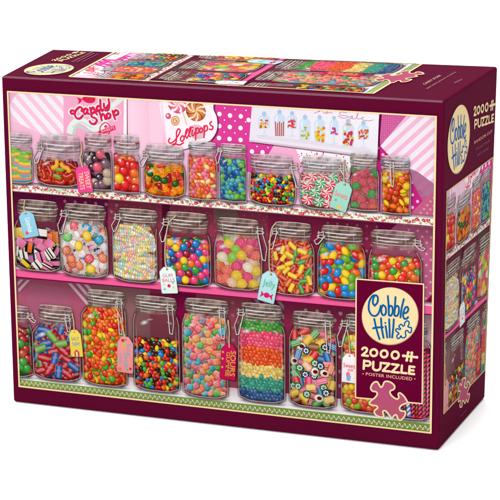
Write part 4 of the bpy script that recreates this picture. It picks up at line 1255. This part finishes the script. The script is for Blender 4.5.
J(art, 'fruitclusters', 340.6, 396, 412.6, (345, 392), 316, 332, ball, [C('#e85a2a'), C('#ee8a2a'), C('#f0c82a'), C('#d83a2a'), C('#8ab83a'), C('#e0483a')], 336, 3.6, dark=C(100, 24, 20), sp=1.45, clamp=('l', 22), **row3)
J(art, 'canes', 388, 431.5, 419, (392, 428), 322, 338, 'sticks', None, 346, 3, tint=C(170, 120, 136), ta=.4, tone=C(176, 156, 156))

# -- gift tags
def x_gum(cv, q, w):
    cv.ell(*q(0, .42), w * .1, c=C(228, 40, 100), n=10)
    for u, v, c in ((-.55, .66, C(130, 190, 230)), (.5, .2, C(130, 190, 230)), (.5, .55, C(244, 210, 110)), (-.55, .3, C(240, 220, 150))): cv.ell(*q(u, v), w * .07, c=c, n=8)
def x_candy(cv, q, w):
    cv.ell(*q(0, .55), w * .17, w * .15, c=C(226, 30, 100), n=12)
    for s in (-1, 1): cv.poly([q(.25 * s, .55), q(.7 * s, .36), q(.62 * s, .55), q(.72 * s, .8)], C(214, 40, 110))
def x_drops(cv, q, w):
    cv.ell(*q(-.45, .38), w * .09, c=C(120, 200, 150), n=8); cv.ell(*q(.1, .78), w * .14, w * .1, c=C(236, 200, 80), n=8)
def x_pink(cv, q, w):
    cv.ell(*q(-.15, -.5), w * .12, c=C(190, 200, 70), n=9); cv.ell(*q(-.3, -.72), w * .1, c=C(214, 50, 80), n=9)
    cv.ell(*q(-.6, .8), w * .1, c=C(226, 120, 90), n=9); cv.ell(*q(.65, .72), w * .08, c=C(206, 40, 70), n=9); cv.ell(*q(.3, .8), w * .07, c=C(120, 180, 90), n=9)
def x_blue(cv, q, w): cv.ell(*q(-.45, .62), w * .11, c=C(232, 90, 120), n=10)
def x_mag(cv, q, w):
    for v in (-.45, -.1, .35): cv.ell(*q(-.72, v), w * .07, c=C(200, 170, 60), n=8)
def x_cup(cv, q, w):
    cv.poly([q(-.35, .5), q(.3, .5), q(.2, .85), q(-.25, .85)], C(120, 180, 220)); cv.ell(*q(-.1, .42), w * .15, c=C(240, 120, 150), n=9)
def x_yel(cv, q, w):
    cv.poly([q(-.4, .95), q(-.4, .62), q(0, .45), q(.4, .62), q(.4, .95)], C(200, 70, 80)); cv.poly([q(-.15, .95), q(-.15, .62), q(.12, .62), q(.12, .95)], C(240, 220, 150))
tag(art, 'pink', 84.6, 178.4, 16.6, 28, -7, C(240, 76, 146), [('SWEET', .15, -.5, .75, .7, 1), ('TREATS', -.65, -.45, -.05, .75, 1)], string=[(82, 142), (82.6, 152), (81, 158)], tcol=C(250, 214, 150), bold=.01)
tag(art, 'mint', 342, 195.4, 17.6, 29, 16, C(166, 220, 204), [('Sweets', -.75, -.25, .7, .15)], string=[(345, 160), (344.6, 172), (344.8, 180)], extra=x_drops, tcol=C(226, 140, 140))
tag(art, 'skyblue', 29.2, 223.6, 17.6, 27.5, -14, C(150, 208, 228), [('Licorice', -.25, -.45, .4, .6, 1)], string=[(25.6, 200), (25, 206), (25, 210)], extra=x_blue, tcol=C(235, 245, 250))
art.items = art.items  # keep
tag(art, 'gum', 169, 279.6, 17.8, 27.5, -6, C(232, 246, 240), [('GUM', -.62, -.46, .55, -.2), ('BALLS', -.7, -.12, .75, .14)], string=[(177, 215), (169, 224), (166, 244), (166, 262)], extra=x_gum, tcol=C(228, 40, 100), bold=0.0)
tag(art, 'jelly', 269, 286.2, 18, 32, 12, C(184, 226, 230), [('Jelly', -.7, -.4, .75, .15)], string=[(277, 222), (272, 230), (270, 250), (270, 268)], extra=x_candy, tcol=C(110, 190, 160))
tag(art, 'yellow', 76.4, 342.6, 13.8, 29, -5, C(240, 212, 84), [('SALT', -.65, -.42, .6, -.18), ('TAFFY', -.65, -.05, .7, .22)], string=[(73, 313), (74.6, 322), (74.8, 328)], extra=x_yel, tcol=C(100, 160, 170))
tag(art, 'rose', 125.8, 354, 18, 39, 2, C(240, 150, 150), [('Sour', .2, -.6, .75, .1, 1), ('Sweets', -.1, -.1, .45, .75, 1), ('mix', -.7, .0, -.3, .5, 1)], string=[(116, 305), (122, 320), (125, 334)], extra=x_pink, tcol=C(110, 170, 190), bold=.006)
tag(art, 'magenta', 229, 361, 17, 38, 4, C(196, 20, 84), [('GUMMIE', -.3, -.5, .15, .8, 1), ('SOURS', .2, -.6, .85, .75, 1)], string=[(229, 320), (230, 332), (229.6, 340)], extra=x_mag, tcol=C(214, 170, 50), bold=.01)
tag(art, 'white', 349.6, 367.5, 14.5, 30, 2, C(248, 240, 242), [('Sweets', -.8, -.3, .85, .0), ('yum', -.2, .05, .6, .3)], string=[(348, 330), (350, 342), (350.4, 350)], extra=x_cup, tcol=C(236, 70, 110))


# ================================================================== materials
def ink_material(name, alpha):
    m = bpy.data.materials.new(name); m.use_nodes = True
    nt = m.node_tree; b = nt.nodes['Principled BSDF']; out = nt.nodes['Material Output']
    a = nt.nodes.new('ShaderNodeVertexColor'); a.layer_name = 'ink'
    # paper grain: a faint mottling of the ink film
    tc = nt.nodes.new('ShaderNodeTexCoord'); nz = nt.nodes.new('ShaderNodeTexNoise'); nz.inputs['Scale'].default_value = 900; nz.inputs['Detail'].default_value = 3
    rmp = nt.nodes.new('ShaderNodeMapRange'); rmp.inputs['To Min'].default_value = .9; rmp.inputs['To Max'].default_value = 1.1
    mx = nt.nodes.new('ShaderNodeMix'); mx.data_type = 'RGBA'; mx.blend_type = 'MULTIPLY'; mx.inputs['Factor'].default_value = 1
    nt.links.new(tc.outputs['Object'], nz.inputs['Vector']); nt.links.new(nz.outputs['Fac'], rmp.inputs['Value'])
    nt.links.new(a.outputs['Color'], mx.inputs['A']); nt.links.new(rmp.outputs['Result'], mx.inputs['B'])
    nt.links.new(mx.outputs['Result'], b.inputs['Base Color'])
    b.inputs['Roughness'].default_value = .42
    b.inputs['Specular IOR Level'].default_value = .002
    if alpha:
        tr = nt.nodes.new('ShaderNodeBsdfTransparent'); ms = nt.nodes.new('ShaderNodeMixShader')
        nt.links.new(a.outputs['Alpha'], ms.inputs['Fac']); nt.links.new(tr.outputs[0], ms.inputs[1]); nt.links.new(b.outputs[0], ms.inputs[2])
        nt.links.new(ms.outputs[0], out.inputs['Surface'])
    return m


MATS = (ink_material('printed_ink', False), ink_material('printed_varnish', True))

wine = bpy.data.materials.new('burgundy_card'); wine.use_nodes = True
nt = wine.node_tree; b = nt.nodes['Principled BSDF']
tc = nt.nodes.new('ShaderNodeTexCoord'); nz = nt.nodes.new('ShaderNodeTexNoise'); nz.inputs['Scale'].default_value = 260; nz.inputs['Detail'].default_value = 6
cr = nt.nodes.new('ShaderNodeMix'); cr.data_type = 'RGBA'
wc = C(98, 13, 48)
cr.inputs['A'].default_value = (*(wc[:3] * .93), 1); cr.inputs['B'].default_value = (*(wc[:3] * 1.07), 1)
nt.links.new(tc.outputs['Object'], nz.inputs['Vector']); nt.links.new(nz.outputs['Fac'], cr.inputs['Factor']); 
nz2 = nt.nodes.new('ShaderNodeTexNoise'); nz2.inputs['Scale'].default_value = 9; nz2.inputs['Detail'].default_value = 4
mr2 = nt.nodes.new('ShaderNodeMapRange'); mr2.inputs['To Min'].default_value = .9; mr2.inputs['To Max'].default_value = 1.1
ml2 = nt.nodes.new('ShaderNodeMix'); ml2.data_type = 'RGBA'; ml2.blend_type = 'MULTIPLY'; ml2.inputs['Factor'].default_value = 1
nt.links.new(tc.outputs['Object'], nz2.inputs['Vector']); nt.links.new(nz2.outputs['Fac'], mr2.inputs['Value'])
nt.links.new(cr.outputs['Result'], ml2.inputs['A']); nt.links.new(mr2.outputs['Result'], ml2.inputs['B']); nt.links.new(ml2.outputs['Result'], b.inputs['Base Color'])
b.inputs['Roughness'].default_value = .36
b.inputs['Specular IOR Level'].default_value = .0007
bp = nt.nodes.new('ShaderNodeBump'); bp.inputs['Strength'].default_value = .04; bp.inputs['Distance'].default_value = .0006
nt.links.new(nz.outputs['Fac'], bp.inputs['Height']); nt.links.new(bp.outputs['Normal'], b.inputs['Normal'])

# ================================================================== the carton
root = bpy.data.objects.new('puzzle_box', None); COL.objects.link(root)
root['label'] = 'burgundy boxed jigsaw puzzle with candy jars pictured on its cover, standing on white'
root['category'] = 'puzzle box'

bm = bmesh.new()
V = {k: bm.verts.new(v) for k, v in CN.items()}
for f in ('BFEA', 'FGDE', 'GHCD', 'HBAC', 'AEDC', 'BHGF'):
    bm.faces.new([V[k] for k in f])
bmesh.ops.recalc_face_normals(bm, faces=bm.faces)
top_edges = []
me = bpy.data.meshes.new('carton'); 
bmesh.ops.bevel(bm, geom=list(bm.edges), offset=.0021, segments=5, profile=.5, affect='EDGES')
for f in bm.faces: f.smooth = True
bm.to_mesh(me); bm.free()
carton = bpy.data.objects.new('carton', me); COL.objects.link(carton); carton.parent = root
me.materials.append(wine)
fold_hilite = wine.copy(); fold_hilite.name = 'painted_fold_highlight'  # paler card colour paints the edge highlight on the top front fold
for n_ in fold_hilite.node_tree.nodes:
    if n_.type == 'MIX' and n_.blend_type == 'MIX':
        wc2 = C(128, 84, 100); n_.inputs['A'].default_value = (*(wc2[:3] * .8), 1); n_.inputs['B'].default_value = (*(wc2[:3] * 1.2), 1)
me.materials.append(fold_hilite)
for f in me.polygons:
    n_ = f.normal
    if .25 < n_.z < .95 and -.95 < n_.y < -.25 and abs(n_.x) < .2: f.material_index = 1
wn = carton.modifiers.new('wn', 'WEIGHTED_NORMAL'); wn.keep_sharp = True; wn.weight = 100


def empty_mesh(name, parent, label=None):
    o = bpy.data.objects.new(name, bpy.data.meshes.new(name)); COL.objects.link(o); o.parent = parent
    if label: o['label'] = label
    return o


JL = dict(sour='striped green sour sweets', worms='red and orange gummy worms', mulberry='dark and pink balls', red='red and orange balls', bears='orange gummy bears',
          jellybeans='orange and pink jelly beans', bluebeans='blue and green jelly beans', minibuttons='tiny chocolate buttons', mints='red and green peppermint swirls',
          gumdropred='red sugared gumdrops', orangebuttons='orange and yellow buttons', liquorice='striped liquorice sweets', taffy='wrapped taffy', necklaces='pastel bead necklaces',
          gumballs='many coloured gumballs', gumdrops='yellow and pink gumdrops', fruittubes='red and yellow fruit tubes', bigbeans='large blue and yellow beans', fruitballs='orange and red fruit balls',
          redgreen='red and green sweets', chews='red and blue chews', fruitbuttons='orange and yellow fruit buttons', chocbuttons='chocolate buttons, half full', sourcubes='pastel sour cubes',
          rainbowbeans='jelly beans in rainbow layers', rockcandy='cut rock candy', fruitclusters='orange and yellow clusters', canes='striped candy sticks')
PLn = dict(candy='Candy Shop poster', lolly='Lollipops card', sale='white poster of small jars')


def picture_parents(pic):
    def f(g):
        if g[0] == 'backdrop': return (None, pic, None)
        if g[0] == 'candy_jar': return ('candy_jar', pic, 'printed jar of ' + JL[g[1]])
        if g[0] == 'gift_tag': return ('gift_tag', pic, g[1] + ' printed gift tag')
        if g[0] == 'poster': return ('poster', pic, PLn[g[1]])
        if g[0] == 'shelf': return ('shelf', pic, {'floral': 'white shelf edge with red flowers', 'pink': 'hot pink checked shelf edge', 'green': 'white shelf with green dotted edge'}[g[1]])
        return (g[0], pic, None)
    return f


# front
cover = empty_mesh('cover_picture', root, 'large cover picture of candy jars on pink shelves')
Lf = bake(art, (0, 0, AW, AH), art2photo, FRONT, 8, picture_parents(cover), MATS)
# side
sa = P2([(113.5, 133), (253, 133), (113.5, 372), (253, 372)])
SIDEQ = [(446.4, 191.6), (492.4, 157.3), (484.2, 370.3), (443.2, 413.8)]
srect = (P2([(114, 160)])[0][0], P2([(125, 129)])[0][1], P2([(251, 160)])[0][0], P2([(125, 373)])[0][1])
sT = homog([(srect[0], srect[1]), (srect[2], srect[1]), (srect[2], srect[3]), (srect[0], srect[3])], SIDEQ)
sidepic = empty_mesh('cover_picture', root, 'narrow picture of candy jars on the end panel')
Ls = bake(art, srect, sT, SIDE, 8, picture_parents(sidepic), MATS)
# top
TOPQ = [(69, 77.2), (116, 52), (422.4, 64.3), (373.4, 94.0)]
trect = (P2([(154, 160)])[0][0], AH * .068, P2([(289, 160)])[0][0], AH)
tT = homog([(trect[0], trect[1]), (trect[2], trect[1]), (trect[2], trect[3]), (trect[0], trect[3])], TOPQ)
toppic = empty_mesh('cover_picture', root, 'turned picture of candy jars on the upper panel')
Lt = bake(art, trect, tT, TOP, 8, picture_parents(toppic), MATS)
print('levels', Lf, Ls, Lt)

ident = lambda q: np.asarray(q, float)
SIMPLE = {}


def simple_parents(table):
    return lambda g: (g[0], table.get(g, root), None)


def quadmap(src, dst): return homog(src, dst)


# ---- front extras: border, badge
ex = Canvas()
ex.g = ('picture_border', 'f')
P_ = np.array(PIC, float)
ex.stroke(np.array([P_[0], P_[1]]) + [0, .0], 1.5, CREAM); ex.stroke([P_[1], P_[2]], 1.9, CREAM); ex.stroke([P_[2], P_[3]], 1.6, CREAM); ex.stroke([P_[3], P_[0]], 1.5, CREAM)
ex.g = ('badge_panel', 'f')
bq = [(356.9, 278.4), (424.3, 283.6), (422.8, 403.0), (356.2, 396.9)]
ex.poly(bq, C(104, 4, 48))
for i in range(4): ex.stroke([bq[i], bq[(i + 1) % 4]], 1.3, CREAM)
logo(ex, lambda q: np.asarray(q) * (60 / 500.0) + [360, 285], ('logo_disc', 'f'), ('logo_lettering', 'f'))
ex.g = ('piece_count_lettering', 'f')
tx = C(253, 230, 176)
def fz(x, y): return (355 + x / 7.143, 340 + y / 7.143)
count_text(ex, lambda q: np.asarray(q) / 7.143 + [355, 340], ('piece_count_lettering', 'f'), col=tx)
ex.g = ('poster_included_lettering', 'f')
tx2 = C(226, 172, 152)
text(ex, 'POSTER INCLUDED', [fz(82, 226), fz(414, 262), fz(413, 286), fz(82, 248)], tx2, .02, 1.1)
ex.ell(*fz(63, 237), .7, c=tx2, n=8); ex.ell(*fz(432, 273), .7, c=tx2, n=8)
piece(ex, lambda q: np.asarray(q) / 10.0 + [365, 375], ('puzzle_piece_emblem', 'f'))
badge = empty_mesh('brand_badge', root, 'burgundy badge with cream outline, logo and piece count')
def fpar(g):
    if g[0] == 'badge_panel': return (None, badge, None)
    if g[0] in ('logo_disc', 'logo_lettering', 'piece_count_lettering', 'poster_included_lettering'): return (g[0], badge, None)
    return (g[0], root, None)
bake(ex, (-2, 60, 446, 452), ident, FRONT, Lf + 2, fpar, MATS)

# ---- side extras
ex = Canvas()
ex.g = ('picture_border', 's')
q = SIDEQ
cr2 = C(214, 180, 128)
for i in range(4): ex.stroke([q[i], q[(i + 1) % 4]], .75 if i % 2 else 1.0, cr2)
sd = np.array([10.9, -7.6]); sv = np.array([-.35, 33.6]); sc0 = np.array([458.3, 139.2])
sq = [sc0 - sd - sv, sc0 + sd - sv, sc0 + sd + sv, sc0 - sd + sv]
logo(ex, homog(LOGO_SQ, sq), ('logo_disc', 's'), ('logo_lettering', 's'))
ex.g = ('piece_count_lettering', 's')
def sz(x, y): return (465 + x / 14.286, 95 + y / 14.286)
count_text(ex, homog(CQ, [sz(112, 170), sz(430, -30), sz(418, 375), sz(116, 565)]), ('piece_count_lettering', 's'), 15, mul(tx, .95))
ex.g = ('poster_included_lettering', 's')
def s2(x, y): return (465 + x / 14.286, 130 + y / 14.286)
text(ex, 'RANDOM CUT', [s2(125, 158), s2(385, -10), s2(383, 34), s2(125, 205)], C(206, 150, 130), .02)
text(ex, 'POSTER', [s2(150, 258), s2(352, 130), s2(350, 165), s2(150, 296)], C(150, 84, 110), .0)
text(ex, 'INCLUDED', [s2(165, 345), s2(335, 232), s2(333, 268), s2(165, 384)], C(150, 84, 110), .0)
# piece on the end panel
pc = homog([(50, 56), (432, 56), (432, 446), (50, 446)], [(457.4, 386), (469.6, 369), (470.0, 399), (457.8, 413)])
piece(ex, pc, ('puzzle_piece_emblem', 's'))
ex.g = ('small_print', 's')
ex.stroke([(460.2, 416.2), (465.8, 410)], .7, C(126, 60, 84))
def spar(g): return ({'logo_disc': 'logo_disc', 'logo_lettering': 'logo_lettering'}.get(g[0], g[0]), root, None)
bake(ex, (436, 60, 500, 452), ident, SIDE, Ls + 2, spar, MATS)

# ---- top extras
ex = Canvas()
ex.g = ('picture_border', 't')
q = TOPQ
for i in range(4): ex.stroke([q[i], q[(i + 1) % 4]], (1.3, .5, 1.3, .5)[i], CREAM, cap=False)
rv = np.array([10.6, -5.5]); uv = np.array([-22.4, -.9]); tc0 = np.array([48.9, 70.0])
logo(ex, homog(LOGO_SQ, [tc0 - rv + uv, tc0 + rv + uv, tc0 + rv - uv, tc0 - rv - uv]), ('logo_disc', 't'), ('logo_lettering', 't'))
ex.g = ('piece_count_lettering', 't')
count_text(ex, homog(CQ, [(50.2, 61.3), (73.6, 51.3), (87.2, 52.6), (63.8, 62.9)]), ('piece_count_lettering', 't'), 14, tx)
ex.g = ('poster_included_lettering', 't')
text(ex, 'POSTER INCLUDED', [(71.4, 62.2), (91.4, 52.4), (93.6, 52.5), (73.6, 62.4)], C(206, 150, 140), .0)
ex.stroke([(77, 62.6), (94, 54)], .7, C(150, 92, 112)); ex.stroke([(83, 62.2), (98, 54.6)], .6, C(140, 84, 104))
pt = homog([(50, 56), (432, 56), (432, 446), (50, 446)], [(383, 83.6), (404, 72.6), (427, 73.4), (405, 86.6)])
pt = homog([(50, 56), (432, 56), (432, 446), (50, 446)], [(372, 82.0), (391, 70.4), (427, 72.2), (408, 85.2)])
piece(ex, pt, ('puzzle_piece_emblem', 't'))
ex.g = ('small_print', 't')
text(ex, 'CANDY STORE', [(422.6, 84.4), (439.2, 75.6), (441.4, 76.4), (424.6, 85.8)], C(226, 190, 176), .0)
text(ex, '2000 PIECE JIGSAW PUZZLE', [(425.8, 89.2), (454.8, 72.4), (456.6, 73.0), (427.6, 90.2)], C(196, 140, 146), .0)
text(ex, 'PUZZLE', [(454, 83.2), (461.4, 79.4), (462.6, 80.2), (455.4, 84.2)], C(190, 130, 140), .0)
bake(ex, (0, 45, 500, 104), ident, TOP, Lt + 2, spar, MATS)

# ================================================================== white surface, light, camera
gm = bpy.data.meshes.new('floor')
gm.from_pydata([(-30, -30, -.0004), (30, -30, -.0004), (30, 60, -.0004), (-30, 60, -.0004)], [], [(0, 1, 2, 3)])
floor = bpy.data.objects.new('floor', gm); COL.objects.link(floor); floor['kind'] = 'structure'
wm = bpy.data.materials.new('white_sweep'); wm.use_nodes = True
nt = wm.node_tree; b = nt.nodes['Principled BSDF']
b.inputs['Base Color'].default_value = (.95, .95, .95, 1); b.inputs['Roughness'].default_value = .6; b.inputs['Specular IOR Level'].default_value = .2
gm.materials.append(wm)

W = bpy.data.worlds.new('World'); S.world = W; W.use_nodes = True
bg = W.node_tree.nodes['Background']; bg.inputs['Color'].default_value = (1, 1, 1, 1); bg.inputs['Strength'].default_value = 1.02


def area(name, loc, target, size, energy, col=(1, 1, 1)):
    l = bpy.data.lights.new(name, 'AREA'); l.shape = 'RECTANGLE'; l.size = size[0]; l.size_y = size[1]; l.energy = energy; l.color = col
    o = bpy.data.objects.new(name, l); COL.objects.link(o); o.location = loc
    o.rotation_euler = (Vector(target) - Vector(loc)).to_track_quat('-Z', 'Y').to_euler()
    return o


area('softbox_key', (.1, -3.0, 1.1), (.18, 0, .13), (1.6, 1.2), 54)
area('softbox_overhead', (-.15, .25, 2.4), (.05, .1, 0), (2.4, 2.0), 90)

cd = bpy.data.cameras.new('camera'); cam = bpy.data.objects.new('camera', cd); COL.objects.link(cam)
M = Matrix([list(ROT[i]) + [CAM[i]] for i in range(3)] + [[0, 0, 0, 1]])
cam.matrix_world = M
cd.sensor_width = 36; cd.lens = 36 * FOC; cd.clip_start = .05; cd.clip_end = 200
S.camera = cam
S.render.resolution_x = S.render.resolution_y = 1024
S.view_settings.view_transform = 'Standard'; S.view_settings.look = 'None'; S.view_settings.exposure = 0.0; S.view_settings.gamma = 1
S.cycles.transparent_max_bounces = 64
S.cycles.max_bounces = 6
